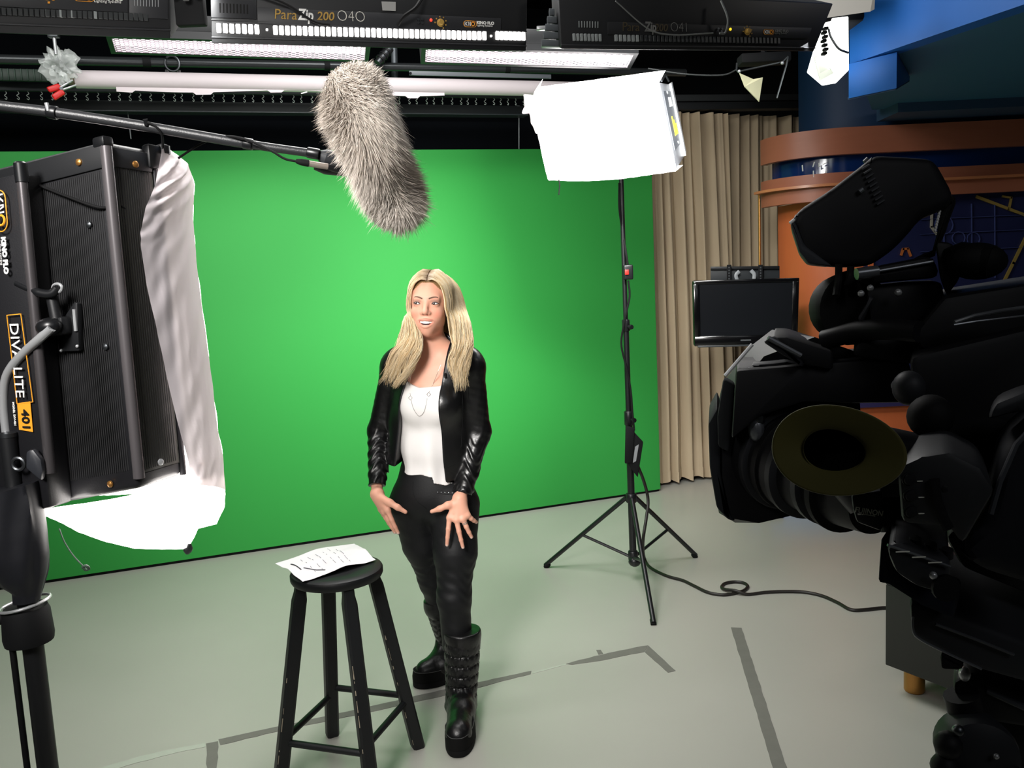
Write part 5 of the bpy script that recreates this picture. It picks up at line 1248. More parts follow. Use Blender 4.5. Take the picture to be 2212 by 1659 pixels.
# hair lying on the back of the head, down to the shoulders
for i in range(700):
    a = hr.uniform(-1, 1); g = [HL(a * .02, .112, -.03), HL(a * .06, .085, -.08 - .02 * (1 - a * a)), HL(a * .085, .03, -.085 - .03 * (1 - a * a)), HL(a * .09, -.05, -.085 - .025 * (1 - a * a)), HL(a * .095, -.12, -.08 - .02 * (1 - a * a)), HL(a * .10, -.19, -.085)]
    j = Vector((hr.gauss(0, .004), hr.gauss(0, .004), hr.gauss(0, .004))); o_ = [p_ + j for p_ in spline([Vector(p) for p in g], 3)]
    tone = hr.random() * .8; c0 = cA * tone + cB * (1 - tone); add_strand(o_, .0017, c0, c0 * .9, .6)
me = bpy.data.meshes.new('hair'); me.from_pydata([tuple(p) for p in hv], [], hf_); me.update()
ca = me.color_attributes.new('Col', 'FLOAT_COLOR', 'POINT'); ca.data.foreach_set('color', np.concatenate([np.array(hc), np.ones((len(hc), 1))], 1).astype(np.float32).ravel())
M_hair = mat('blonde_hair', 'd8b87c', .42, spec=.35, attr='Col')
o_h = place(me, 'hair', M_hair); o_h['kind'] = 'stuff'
# ---------------------------------------------------------------- jewellery and microphone
def top_hit(x, y, off=.0012):
    a_ = hit(bv_t, x, y, off); b_ = hit(bv_body, x, y, off); return a_ if (a_ - EYE).length < (b_ - EYE).length else b_
M_silver = mat('silver', 'c8c4bc', .25, metal=.7)
nk_ = [(893, 775), (889, 800), (885, 830), (886.5, 855)]; n2 = [(888, 864), (892, 880), (899, 893), (906, 899), (914, 893), (919, 880), (923, 860)]; n3 = [(927, 847), (935, 830), (945, 806), (952, 788)]
ne = bpy.data.objects.new('necklace', None); COL.objects.link(ne); ne.parent = wo
for L_ in (nk_, n2, n3): MB().tube(spline([top_hit(*p_) for p_ in L_], 4), .0009, 5).build('chain', M_silver, ne)
for c_ in ((886.5, 859.5), (926, 852)):
    MB().tube([top_hit(c_[0] + 4.2 * math.cos(t), c_[1] + 4.6 * math.sin(t), .002) for t in np.linspace(0, 2 * math.pi, 5)[:-1]], .0011, 5, closed=True).build('charm', M_silver, ne)
w0 = un(WR - ER); wc = Vector(WR + w0 * .012); u1 = Vector(w0).orthogonal().normalized(); u2 = Vector(w0).cross(u1)
MB().tube([wc + (u1 * math.cos(t) + u2 * math.sin(t)) * .0235 + Vector(w0) * (.006 * math.cos(t)) for t in np.linspace(0, 2 * math.pi, 25)[:-1]], .0016, 6, closed=True).build('bracelet', M_silver, wo)
rd_ = un(FL[2][1] - FL[2][0]); rc_ = Vector(lerp(FL[2][0], FL[2][1], .55)); u1 = Vector(rd_).orthogonal().normalized(); u2 = Vector(rd_).cross(u1)
for o_ in (-.002, .0025): MB().tube([rc_ + Vector(rd_) * o_ + (u1 * math.cos(t) + u2 * math.sin(t)) * .0092 for t in np.linspace(0, 2 * math.pi, 17)[:-1]], .0017, 6, closed=True).build('ring', M_silver, wo)
lv = hit(bv_j, 961, 806, .004); MB().tube([lv, lv + Vector((.002, -.002, -.018))], .0045, 10).build('lapel_microphone', M_blackm, wo)

# ================================================================== STOOL AND PAPERS
F2, F4 = flo(718, 1588), flo(903, 1613); e1 = F4 - F2; pr_ = Vector((e1.y, -e1.x, 0)); pr_ = pr_ if pr_.y < 0 else -pr_
F1, F3 = F2 + pr_, F4 + pr_; ct = (F1 + F2 + F3 + F4) / 4
stl = thing('bar_stool', 'round black wooden bar stool with scuffed legs and four rungs beside the woman', 'stool', ct)
zs = at(727, 1226, ct.y).z; sc = at(727, 1226, ct.y); sc = Vector((lerp(sc.x, ct.x, .25), ct.y, zs))
M_bwood = mat('black_painted_wood', '121416', .5, spec=.4, var=.25, vscale=14, bump=.04, bscale=60)
RS = .155
MB().lathe((sc.x, sc.y, zs - .036), (0, 0, 1), [(0, RS - .014), (.004, RS - .004), (.012, RS), (.026, RS), (.032, RS - .003), (.036, RS - .010), (.036, RS - .04), (.034, .05), (.034, .001)], 56).build('seat', M_bwood, stl, angle=30)
legs = []
for fo in (F1, F2, F3, F4):
    d_ = (fo - ct); d_.z = 0; d_.normalize(); top_ = Vector((sc.x, sc.y, zs - .036)) + d_ * (RS * .80); ax_ = top_ - fo; legs.append((fo, top_))
    s1 = Vector((0, 0, 1)).cross(d_).normalized(); lb = MB(); n8 = 8
    w_ = .0225; ch = .007; prof = [(w_, w_ - ch), (w_ - ch, w_), (-w_ + ch, w_), (-w_, w_ - ch), (-w_, -w_ + ch), (-w_ + ch, -w_), (w_ - ch, -w_), (w_, -w_ + ch)]
    vs = []
    for t, k in ((0, .92), (.012, 1), (.93, 1), (.97, .8), (1.0, .8)):
        c_ = lerp(fo, top_, t)
        for a_, b_ in prof: vs.append(c_ + d_ * a_ * k + s1 * b_ * k)
    fs = [(i * 8 + k, i * 8 + (k + 1) % 8, i * 8 + 8 + (k + 1) % 8, i * 8 + 8 + k) for i in range(4) for k in range(8)] + [tuple(range(8)), tuple(32 + k for k in range(8))]
    lg = lb.add(vs, fs).build('leg', M_bwood, stl, angle=20)
    if fo is not F2:
        rs_ = random.Random(int(fo.x * 1000)); sb = MB()
        for _ in range(9):
            t = rs_.uniform(.03, .62); c_ = lerp(fo, top_, t) - (d_ if d_.y > 0 else -d_) * .0005; c_ = lerp(fo, top_, t) + (EYE - fo).normalized() * .0 + Vector((.012, -.0235 if abs(d_.y) < .9 else -.0235, 0))
        # bare-wood scuffs along the front corner
def rung(a, b, ta, tb_): 
    MB().tube([lerp(*legs[a], ta), lerp(*legs[b], tb_)], .0115, 10).build('rung', M_bwood, stl)
rung(0, 2, .235, .235); rung(0, 1, .25, .25); rung(1, 3, .30, .30); rung(2, 3, .27, .27)
scf = MB(); rs_ = random.Random(3)
for li in (0, 2, 3):
    fo, tp_ = legs[li]; d_ = fo - ct; d_.z = 0; d_.normalize(); s1 = Vector((0, 0, 1)).cross(d_).normalized()
    best = max(((d_ * a + s1 * b) for a in (-1, 1) for b in (-1, 1)), key=lambda q: q.dot(Vector((.25, -1, 0))))
    cor_ = best * (.0225 - .0035)
    for _ in range(10):
        t = rs_.uniform(.02, .66); l_ = rs_.uniform(.004, .03); a_ = lerp(fo, tp_, t) + cor_; u_ = (tp_ - fo).normalized()
        scf.box(a_, (rs_.uniform(.0012, .003), .0012, l_), (Vector((1, 0, 0)), u_.cross(Vector((1, 0, 0))), u_))
o = scf.build('bare_wood_scuffs', mat('bare_wood', '9a8f7c', .8), stl, False); o['kind'] = 'stuff'
# papers
def quadpx(c, z): return [flo(x, y, z) for x, y in c]
def sheet(c, z, seed, lift):
    q = quadpx(c, z); r_ = random.Random(seed); w = [(r_.uniform(4, 9), r_.uniform(4, 9), r_.uniform(0, 6)) for _ in range(4)]
    def f(u, v_):
        p_ = lerp(lerp(q[0], q[1], u), lerp(q[3], q[2], u), v_); b_ = sum(math.sin(a * u + b * v_ + c_) for a, b, c_ in w) / 4
        over = max(0, (Vector((p_.x - sc.x, p_.y - sc.y))).length - RS)
        return p_ + Vector((0, 0, .004 + .005 * abs(b_) + lift(u, v_) - over * .10))
    return f, q
M_sheet = mat('sheet_white', 'f2eff2', .7)
c1 = [(594, 1214), (765, 1170), (812, 1213), (654, 1260)]
f1, q1 = sheet(c1, zs + .001, 2, lambda u, v_: .010 * math.exp(-((u - .55) / .2) ** 2) + .006 * math.exp(-((v_ - .5) / .15) ** 2))
pa = thing('script_sheets', 'creased white printed script sheets lying on the black stool', 'paper', sc + Vector((0, 0, .004)))
MB().grid(f1, 40, 30).build('top_sheet', M_sheet, pa, angle=25)
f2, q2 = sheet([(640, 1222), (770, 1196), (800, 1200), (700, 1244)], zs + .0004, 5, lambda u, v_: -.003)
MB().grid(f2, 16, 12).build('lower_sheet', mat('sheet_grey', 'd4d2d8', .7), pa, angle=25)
def inkline(u0, v0, u1, v1, w, m):
    o_ = MB(); n_ = max(2, int(abs(u1 - u0) * 40 + abs(v1 - v0) * 30)); L_ = [Vector(f1(lerp(u0, u1, k / n_), lerp(v0, v1, k / n_))) + Vector((0, 0, .0012)) for k in range(n_ + 1)]
    return o_.tube(L_, w, 4).build('printed_line', m, pa, False)
M_ink = mat('grey_ink', '8d8c93', .8); M_ink2 = mat('dark_ink', '2c2c30', .8)
inkline(.10, .30, .12, .62, .0022, M_ink2); inkline(.16, .60, .34, .88, .0018, mat('mid_ink', '55555c', .8))
rs_ = random.Random(9)
for row in range(6):
    u_ = .24 + .09 * row; v0 = rs_.uniform(.18, .3)
    while v0 < .82:
        l_ = rs_.uniform(.04, .16); inkline(u_, v0, u_ + rs_.uniform(-.004, .004), min(v0 + l_, .86), .0007, M_ink); v0 += l_ + rs_.uniform(.03, .14)
# ================================================================== BOOM MICROPHONE
YB_ = 1.66
bpts = [at(-260, 188, 1.52), at(-60, 219, 1.58), at(0, 229, 1.60), at(114, 242.5, 1.62), at(301, 271, 1.64), at(535, 311, 1.67), at(672, 331, 1.69)]
bo = thing('boom_microphone', 'boom pole from the left carrying a grey furry wind cover over the woman', 'microphone', bpts[-1])
M_pole = mat('pole_black', '2b2c2e', .38, spec=.5, bump=.1, bscale=400)
sp1 = spline(bpts, 8); MB().tube(sp1, [.0098 if i < 40 else .0085 for i in range(len(sp1))], 16).build('pole', M_pole, bo)
for (xa, ya, xb, yb, Y_, r_) in ((104, 241, 124, 244.5, 1.62, .0125), (526, 309, 546, 313, 1.67, .0112), (664, 329, 690, 334, 1.69, .0110)):
    a_, b_ = at(xa, ya, Y_), at(xb, yb, Y_); MB().lathe(a_, b_ - a_, [(0, r_ * .93), (.002, r_), ((b_ - a_).length - .002, r_), ((b_ - a_).length, r_ * .93)], 18).build('collar', M_plastic, bo)
MB().lathe(at(104, 240, 1.61), (-.1, 0, 1), [(0, .003), (.015, .004)], 8).build('screw', M_steel, bo)
# swivel joint behind the fur
MB().tube([at(690, 335, 1.70), at(702, 340, 1.70), at(722, 347, 1.71), at(748, 356, 1.73), at(775, 362, 1.76)], [.010, .0165, .0185, .015, .012], 14).build('swivel', mat('swivel_grey', '2d2f32', .55), bo)
MB().tube([at(682, 358, 1.68), at(702, 366, 1.69), at(752, 372, 1.73)], [.009, .010, .009], 10).build('swivel_foot', M_plastic, bo)
MB().tube([at(666, 353, 1.665), at(708, 360, 1.68)], .0062, 12).build('plug_body', mat('plug_silver', 'a79c92', .3, metal=.5), bo)
MB().tube([at(640, 348, 1.66), at(650, 350, 1.66), at(667, 353, 1.665)], [.0042, .0065, .0068], 12).build('plug_boot', M_rubber, bo)
MB().tube([at(706, 360, 1.68), at(730, 366, 1.69), at(745, 358, 1.71)], [.0062, .0075, .006], 12).build('plug_socket', M_plastic, bo)
MB().tube(spline([at(318, 264, 1.63), at(335, 272, 1.63), at(349, 290, 1.64), at(352, 318, 1.66)], 6), .0025, 7).build('cable', M_rubber, bo)
MB().lathe(at(315, 262, 1.63), (0, -.3, 1), [(-.008, .004), (.004, .005)], 8).build('cable_clip', M_plastic, bo)
MB().tube(spline([at(386, 341, 1.72), at(415, 322, 1.70), at(440, 308, 1.69), at(470, 297, 1.67), at(500, 295, 1.655), at(530, 301, 1.65), at(560, 313, 1.65), at(590, 328, 1.65), at(615, 343, 1.655), at(642, 349, 1.66)], 6), .0024, 7).build('cable', M_rubber, bo)
# the furry cover: solid core plus individual hairs
ax_px = [(768, 205, 1.62, 60), (778, 235, 1.635, 61), (793, 282, 1.66, 56), (810, 328, 1.69, 48), (827, 372, 1.72, 45), (843, 412, 1.75, 45), (856, 438, 1.77, 46)]
AX = [(at(x, y, Y_), r_ * Y_ / F) for x, y, Y_, r_ in ax_px]
vf = Vol([min(p.x for p, r in AX) - .1, min(p.y for p, r in AX) - .1, min(p.z for p, r in AX) - .1], [max(p.x for p, r in AX) + .1, max(p.y for p, r in AX) + .1, max(p.z for p, r in AX) + .1], .005)
vf.chain([np3(p) for p, r in AX], [r for p, r in AX], .02)
me, FV, FF = vf.mesh('wind_cover'); nv_, nf_ = len(FV), len(FF)
pts_c = FV[FF].mean(1); e_a = FV[FF[:, 2]] - FV[FF[:, 0]]; e_b = FV[FF[:, 3]] - FV[FF[:, 1]]; nrm = np.cross(e_a, e_b); nrm /= np.linalg.norm(nrm, axis=1)[:, None]
cen = pts_c.mean(0)
if ((pts_c - cen) * nrm).sum() < 0: nrm = -nrm
wc_ = place(me, 'wind_cover', mat('fur_base', 'a0958a', .9, spec=.1, var=.25, vscale=25), bo)
axd = un(np3(AX[-1][0]) - np3(AX[0][0])); NF = 38000
ii = rng.integers(0, len(pts_c), NF); p0 = pts_c[ii] + rng.normal(0, .0025, (NF, 3)); n0 = nrm[ii]
sw = np.stack([np.sin(p0[:, 0] * 38 + p0[:, 2] * 21 + 1), np.sin(p0[:, 1] * 41 + p0[:, 2] * 17), np.cos(p0[:, 0] * 33 - p0[:, 2] * 27)], 1)
fd = axd * .75 + sw * .55 + rng.normal(0, .28, (NF, 3)); Lf = rng.uniform(.013, .027, NF)[:, None]
p1 = p0 + (n0 * .55 + fd * .45) * Lf * .5; p2 = p0 + (n0 * .62 + fd * .95) * Lf * .95 + np.array([0, 0, -.002])
tw = np.cross(fd, n0 + 1e-3); tw /= np.linalg.norm(tw, axis=1)[:, None]; wd_ = rng.uniform(.0005, .0009, NF)[:, None]
V5 = np.stack([p0 - tw * wd_, p0 + tw * wd_, p1 - tw * wd_ * .8, p1 + tw * wd_ * .8, p2], 1).reshape(-1, 3)
b5 = (np.arange(NF) * 5)[:, None]; me = bpy.data.meshes.new('fur')
faces = [tuple(r) for r in (b5 + [0, 1, 3, 2])] + [tuple(r) for r in (b5 + [2, 3, 4])]
me.from_pydata(V5.tolist(), [], faces); me.update()
tone = (np.clip(.5 + .28 * np.sin(p0[:, 0] * 30 + p0[:, 2] * 26) + rng.normal(0, .22, NF), 0, 1))[:, None]
cF = np.array(lin('ebe2d8')[:3]) * tone + np.array(lin('bcb0a4')[:3]) * (1 - tone)
cF5 = np.repeat(cF[:, None, :], 5, 1) * np.array([.75, .75, .95, .95, 1.08])[None, :, None]
ca = me.color_attributes.new('Col', 'FLOAT_COLOR', 'POINT'); ca.data.foreach_set('color', np.concatenate([cF5.reshape(-1, 3), np.ones((NF * 5, 1))], 1).astype(np.float32).ravel())
fo_ = place(me, 'fur', mat('grey_fur', 'b0a598', .75, spec=.15, attr='Col'), wc_); fo_['kind'] = 'stuff'
MB().box(at(813, 227, 1.575), (.009, .004, .010), ((1, 0, .5), (0, 1, 0), (-.5, 0, 1)), .001).build('fabric_tag', M_white, bo)

# ================================================================== MONITOR
TY = 5.42
tc_ = [at(1497, 606, TY), at(1726, 600, TY - .08), at(1722, 742, TY - .08), at(1500, 748, TY)]
back_ = Vector((.02, .09, 0))
tv = thing('monitor', 'black flat screen television, switched off, standing before the beige curtains', 'television', Vector((at(1640, 900, TY + .1).x, TY + .1, 0)))
def tq(u, v_): return lerp(lerp(tc_[0], tc_[1], u), lerp(tc_[3], tc_[2], u), v_)
def trect(u0, v0, u1, v1, f0_, f1_, nm, m, bev=.004): 
    n_ = Vector((-.1, -1, 0)); return MB().hexa([tq(u0, v0) + n_ * f1_, tq(u1, v0) + n_ * f1_, tq(u1, v1) + n_ * f1_, tq(u0, v1) + n_ * f1_, tq(u0, v0) + n_ * f0_, tq(u1, v0) + n_ * f0_, tq(u1, v1) + n_ * f0_, tq(u0, v1) + n_ * f0_], bev).build(nm, m, tv)
M_gloss = mat('gloss_black', '0b0b0d', .15, spec=.6)
trect(0, 0, 1, 1, -.07, .0, 'rear_shell', M_plastic, .012); trect(0, 0, 1, .06, 0, .012, 'bezel', M_gloss); trect(0, .85, 1, 1.0, 0, .012, 'bezel', M_gloss)
trect(0, .05, .06, .86, 0, .012, 'bezel', M_gloss); trect(.94, .05, 1, .86, 0, .012, 'bezel', M_gloss)
trect(.06, .06, .94, .85, -.002, .003, 'screen', mat('screen_glass', '14161a', .22, spec=.6), 0)
trect(.03, .99, .97, 1.02, .0, .012, 'lower_lip', mat('lip_grey', '3a3d40', .3), .003); trect(.45, .915, .55, .935, .012, .0135, 'maker_mark', mat('mark_grey', '5a5d60', .4), 0)
MB().ball(tq(.012, .03) + Vector((0, -.014, 0)), .007, 8, 6).build('corner_glint', M_steel, tv)
pc_ = Vector((at(1650, 900, TY + .14).x, TY + .14, 0)); zt_top = at(1640, 690, TY).z
MB().tube([pc_ + Vector((0, 0, .03)), pc_ + Vector((0, 0, at(1640, 580, TY + .1).z))], .03, 14).build('post', M_black, tv)
MB().box(pc_ + Vector((-.06, 0, .02)), (.3, .26, .04), None, .01).build('floor_base', M_black, tv)
MY = TY + .04
def mrect(x0, y0, x1, y1, f0_, f1_, nm, m): return MB().hexa([at(x0, y0, MY + f0_), at(x1, y0 - .012 * (x1 - x0), MY + f0_), at(x1, y1 - .012 * (x1 - x0), MY + f0_), at(x0, y1, MY + f0_), at(x0, y0, MY + f1_), at(x1, y0 - .012 * (x1 - x0), MY + f1_), at(x1, y1 - .012 * (x1 - x0), MY + f1_), at(x0, y1, MY + f1_)], .002).build(nm, m, tv)
mrect(1535, 576, 1684, 612, .03, .05, 'mount_plate', mat('mount_grey', '2b2f32', .5)); mrect(1535, 576, 1684, 583, .01, .05, 'mount_rail', M_black)
for x_ in (1570, 1638):
    sl_ = mrect(x_, 572, x_ + 10, 612, -.02, .03, 'mount_arm', M_blackm)
    for k_ in range(5): MB().lathe(at(x_ + 5, 578 + 6 * k_, MY - .021), (0, 1, 0), [(0, .005), (.004, .005)], 8).build('hole', mat('hole_grey', '4c5052', .5), sl_)
for (a_, b_, c_) in (((1597, 586), (1590, 594), (1592, 604)), ((1622, 584), (1629, 592), (1629, 602))):
    MB().tube(spline([at(*a_, MY - .01), at(*b_, MY - .012), at(*c_, MY - .01)], 5), .012, 8, flat=.4).build('hook', mat('hook_grey', '9fa3a6', .4), tv)

# ================================================================== DESK at the right edge
dk = thing('desk', 'dark grey desk on a short round brass foot behind the big camera', 'desk', flo(2060, 1520))
M_desk = mat('desk_grey', '2b2b29', .5, spec=.35)
ya = 3.05; A_ = [at(1912, 1265, ya), at(1912, 1436, ya)]; B_ = [at(2130, 1200, 2.72), at(2130, 1524, 2.72)]
zt0, zb0_ = .74, A_[1].z
a_ = Vector((A_[1].x, A_[1].y, 0)); b_ = Vector((B_[1].x + .35, B_[1].y - .53, 0)); back = Vector((.62, .38, 0))
MB().slab([a_ + Vector((0, 0, zb0_)), b_ + Vector((0, 0, zb0_)), b_ + Vector((0, 0, .44)), a_ + Vector((0, 0, .44))], back, .004).build('body', M_desk, dk)
MB().slab([a_ + Vector((-.0, -.0, .44)), b_ + Vector((-.0, -.0, .44)), b_ + Vector((0, 0, .48)), a_ + Vector((0, 0, .48))], back, .004).build('top', mat('desk_top', '1d1d1f', .3), dk)
fc = flo(1975, 1492); MB().lathe((fc.x, fc.y, 0.002), (0, 0, 1), [(0, .036), (.004, .038), (.012, .038), (zb0_ + .01, .038)], 28).build('foot', M_brass, dk)
for fc3 in (fc + Vector((.45, .25, 0)), fc + (b_ - a_) * .8 + Vector((.45, .25, 0))): MB().lathe((fc3.x, fc3.y, 0.002), (0, 0, 1), [(0, .036), (.004, .038), (.012, .038), (zb0_ + .01, .038)], 28).build('foot', M_brass, dk)
fc2 = fc + (b_ - a_) * .8; MB().lathe((fc2.x, fc2.y, 0.002), (0, 0, 1), [(0, .036), (.004, .038), (.012, .038), (zb0_ + .01, .038)], 28).build('foot', M_brass, dk)

# ================================================================== FLOOR TAPE
M_tape = mat('grey_floor_tape', '76766f', .7, spec=.25, var=.12, vscale=22)
M_pale = mat('pale_tape_residue', 'b4bcae', .7, spec=.2, var=.06, vscale=30)
def tape(px, lab, m=M_tape, z=.0016, seed=0, rough=.0):
    P_ = [flo(x, y, z) for x, y in px]; r_ = random.Random(seed)
    if rough:
        o_ = []
        for p_, q_ in zip(P_, P_[1:] + P_[:1]):
            n_ = max(1, int((q_ - p_).length / .03)); d_ = (q_ - p_).normalized(); w_ = Vector((-d_.y, d_.x, 0))
            for k in range(n_): o_.append(lerp(p_, q_, k / n_) + w_ * (r_.uniform(-rough, rough) if 0 < k else 0))
        P_ = o_
    return tag(MB().slab(P_, (0, 0, -.0014)).build('floor_tape', m, None, False), lab, 'tape')
tape([(1579, 1355), (1602, 1356), (1703, 1668), (1722, 1730), (1692, 1730), (1671, 1662)], 'long straight strip of grey tape running towards the camera at right', seed=1, rough=.0015)
tape([(1223, 1434), (1284.6, 1417), (1384, 1396), (1399.5, 1394), (1392, 1408), (1283, 1429), (1236, 1435.5)], 'frayed grey tape strip forming the long arm of the corner mark', seed=2, rough=.003)
tape([(1400.5, 1394.2), (1459.5, 1448.8), (1443, 1452.5), (1393, 1408.4)], 'short grey tape strip forming the right arm of the corner mark', seed=3, rough=.001)
tape([(1288, 1404), (1297.5, 1403.5), (1303, 1412), (1293, 1414)], 'tiny grey tape tab sticking up from the corner mark', seed=4)
tape([(472, 1597), (611, 1567), (712, 1545), (820, 1521), (965, 1488), (1035, 1473), (1100, 1459), (1148, 1449), (1146, 1456), (1088, 1470), (1036, 1484.6), (965, 1501), (820, 1533.5), (712, 1556), (609, 1577), (476, 1609)], 'long grey tape strip passing under the stool and the boots', seed=5, rough=.002)
tape([(445, 1606), (471, 1601), (470, 1625), (468, 1700), (446, 1700), (447, 1630)], 'short worn grey tape strip at the lower left, square to the long one', seed=6, rough=.004)
tape([(150, 1682), (222, 1657), (300, 1634), (360, 1620), (443, 1604), (444, 1613), (360, 1631), (300, 1646), (222, 1671), (165, 1692)], 'pale torn tape residue continuing the long strip at lower left', M_pale, seed=7, rough=.004)
tape([(1150, 1452), (1222, 1433.5), (1222, 1436), (1150, 1455)], 'thin pale line of tape residue between two grey tape strips', M_pale, seed=8, rough=.001)

# ================================================================== BARN DOOR LAMP top right
M_flag = mat('pale_flag', 'c9c6bf', .6, spec=.3)
LY = 3.9
bl_ = thing('barn_door_lamp', 'white hot studio lamp with pale grey barn doors beside the blue header', 'studio light', at(1800, 90, LY))
MB().slab([at(1644, 59, 3.75), at(1653, 15, 3.75), at(1668, -40, 3.75), at(1892, -45, 3.6), at(1889, 20, 3.6), at(1880, 25, 3.6)], Vector((0, .012, .004))).build('barn_door', M_flag, bl_, False)
MB().slab([at(1616, -25, 3.82), at(1620, 20, 3.82), at(1660, 2, 3.8), at(1664, -25, 3.8)], Vector((0, .012, .004))).build('barn_door', M_flag, bl_, False)
M_hot = mat('hot_lamp', 'ffffff', .5, emit=3.2, ecol='fbfff8')
MB().slab([at(1782, 40, LY - .02), at(1833, 35, LY - .05), at(1834, 152, LY + .02), at(1801, 158, LY + .04), at(1766, 128, LY + .05), at(1782, 75, LY)], Vector((.04, .25, 0)), .004).build('lens', M_hot, bl_, False)
MB().slab([at(1759, 122, LY + .1), at(1775, 120, LY + .05), at(1801, 158, LY + .03), at(1772, 174, LY + .08)], Vector((.0, .01, 0))).build('barn_door', mat('lit_flag', 'dfe4d8', .6, emit=.25), bl_, False)  # lamplight on this door is put in as a weak glow
for k_ in range(7): MB().box(at(1783 - 3 * k_ % 5, 62 + 9 * k_, LY - .05), (.02, .03, .012), None, .003).build('frame_tooth', M_blackm, bl_)
MB().tube(spline([at(1790, 62, LY - .1), at(1795, 80, LY - .1), at(1812, 105, LY - .1), at(1832, 114, LY - .08)], 5), .005, 7).build('wire', M_dsteel, bl_)
MB().box(at(1790, 20, LY + .12), (.22, .3, .2), None, .02).build('housing', M_blackm, bl_)
MB().tube([at(1800, 20, LY + .1), Vector((at(1800, 20, LY + .1).x, LY + .1, ZC))], .018, 10).build('hanger', M_black, bl_)
b2 = thing('small_barn_door', 'small cream barn door flag on a thin arm against the dark ceiling', 'barn door', at(1625, 180, 4.3))
MB().slab([at(1598, 158, 4.3), at(1627.5, 171, 4.34), at(1648, 167, 4.36), at(1640, 219.5, 4.36), at(1609, 187, 4.3)], Vector((0, .008, 0))).build('flag', mat('cream_flag', 'e4dfb8', .6, emit=.0), b2, False)
for pts in ([(1592, 136), (1591, 152), (1598, 158)], [(1597, 154), (1690, 134), (1702, 122)], [(1702, 122), (1699, 140), (1678, 212)]):
    MB().tube([at(x, y, 4.38) for x, y in pts], .005, 6).build('frame_wire', M_dsteel, b2)
for (x_, y_) in ((1597, 154), (1690, 136)): MB().ball(at(x_, y_, 4.36), .009, 8, 6).build('joint', M_steel, b2)
MB().box(at(1650, 128, 4.5), (.26, .1, .05), None, .01).build('bracket', M_blackm, b2)
_h = at(1650, 128, 4.5); MB().tube([_h, Vector((_h.x, _h.y, ZC))], .015, 8).build('hanger', M_blackm, b2)
p, q = at(1400, 148, 4.4), at(1700, 128, 4.5)
tag(MB().tube(spline([p, at(1480, 160, 4.4), at(1560, 162, 4.4), at(1592, 150, 4.4)], 6), .004, 6).build('cable', mat('dark_cable', '26292a', .6)), 'thin dark cable sagging left of the small cream barn door', 'cable')

# ================================================================== BIG STUDIO CAMERA at right
M_k = mat('camera_black', '121215', .6, spec=.25); M_k2 = mat('camera_grey', '26272b', .55, spec=.3); M_kr = mat('camera_rubber', '0a0a0b', .7, spec=.2)
M_edge = mat('worn_edge', '6a6d72', .3, metal=.5)
cm = thing('studio_camera', 'big black broadcast camera on a tripod head filling the right edge', 'camera', Vector((at(2150, 1200, .95).x, .95, 0)))
def cp(px, Y_, vec, nm, m, par=cm, bev=.004, seg=2):
    """plate or block: outline at its own distance (Y may follow x), with real depth vec"""
    Yf = Y_ if callable(Y_) else (lambda x, y: Y_)
    vec = Vector(vec); xl = min(p_[0] for p_ in px); yl = [p_[1] for p_ in px if p_[0] == xl][0]; r_ = ray(xl, yl); vec.x = max(vec.x, vec.y * r_.x / r_.y + .002)
    return MB().slab([at(x, y, Yf(x, y)) for x, y in px], Vector(vec), bev, seg).build(nm, m, par)
# lens hood: deep rectangular shade open to the far left
hd_ax = Vector((-.62, .78, -.02)).normalized()
fy = lambda x, y: 1.20 - .0007 * (x - 1540)
# outer shell: far rim and near rim joined
rimF = [(1566, 818), (1640, 748), (1690, 716), (1718, 735), (1700, 860), (1660, 985), (1640, 1085), (1620, 1120), (1578, 1124), (1552, 1098), (1533, 1010), (1530, 930), (1545, 880)]
shell = MB()
o1 = [at(x, y, 1.22) for x, y in [(1562, 826), (1625, 745), (1668, 712), (1712, 738), (1718, 905), (1690, 1060), (1650, 1118), (1588, 1129), (1553, 1108), (1534, 1010), (1531, 915), (1548, 882)]]
o2 = [at(x, y, 1.02) for x, y in [(1580, 858), (1650, 770), (1760, 728), (1850, 760), (1860, 905), (1820, 1040), (1735, 1108), (1640, 1130), (1580, 1120), (1560, 1030), (1560, 930), (1570, 890)]]
n12 = 12; shell.add(o1 + o2, [(i, (i + 1) % n12, n12 + (i + 1) % n12, n12 + i) for i in range(n12)] + [tuple(n12 + i for i in range(n12))])
hood = shell.build('lens_hood', M_k, cm, angle=30)
cp([(1530, 915), (1549, 880), (1556, 900), (1556, 1020), (1570, 1105), (1590, 1128), (1572, 1124), (1548, 1098), (1533, 1010)], 1.015, (0, .15, 0), 'hood_rim', mat('hood_grey', '232528', .75, spec=.15), hood)
cp([(1562, 818), (1586, 832), (1583, 870), (1574, 978), (1551, 966), (1549, 900)], 1.0, (0, .03, 0), 'side_flap', mat('flap_grey', '26282a', .75, spec=.15), hood)
MB().tube([at(1566, 812, .995), at(1625, 744, .995)], .0024, 8).build('flap_edge', mat('bright_edge', 'd8dadc', .25, metal=.3), hood)
MB().ball(at(1618, 804, .99), .006, 10, 8).build('hinge', M_edge, hood)
MB().tube([at(1600, 815, .99), at(1612, 806, .99)], .003, 8).build('hinge_arm', M_edge, hood)
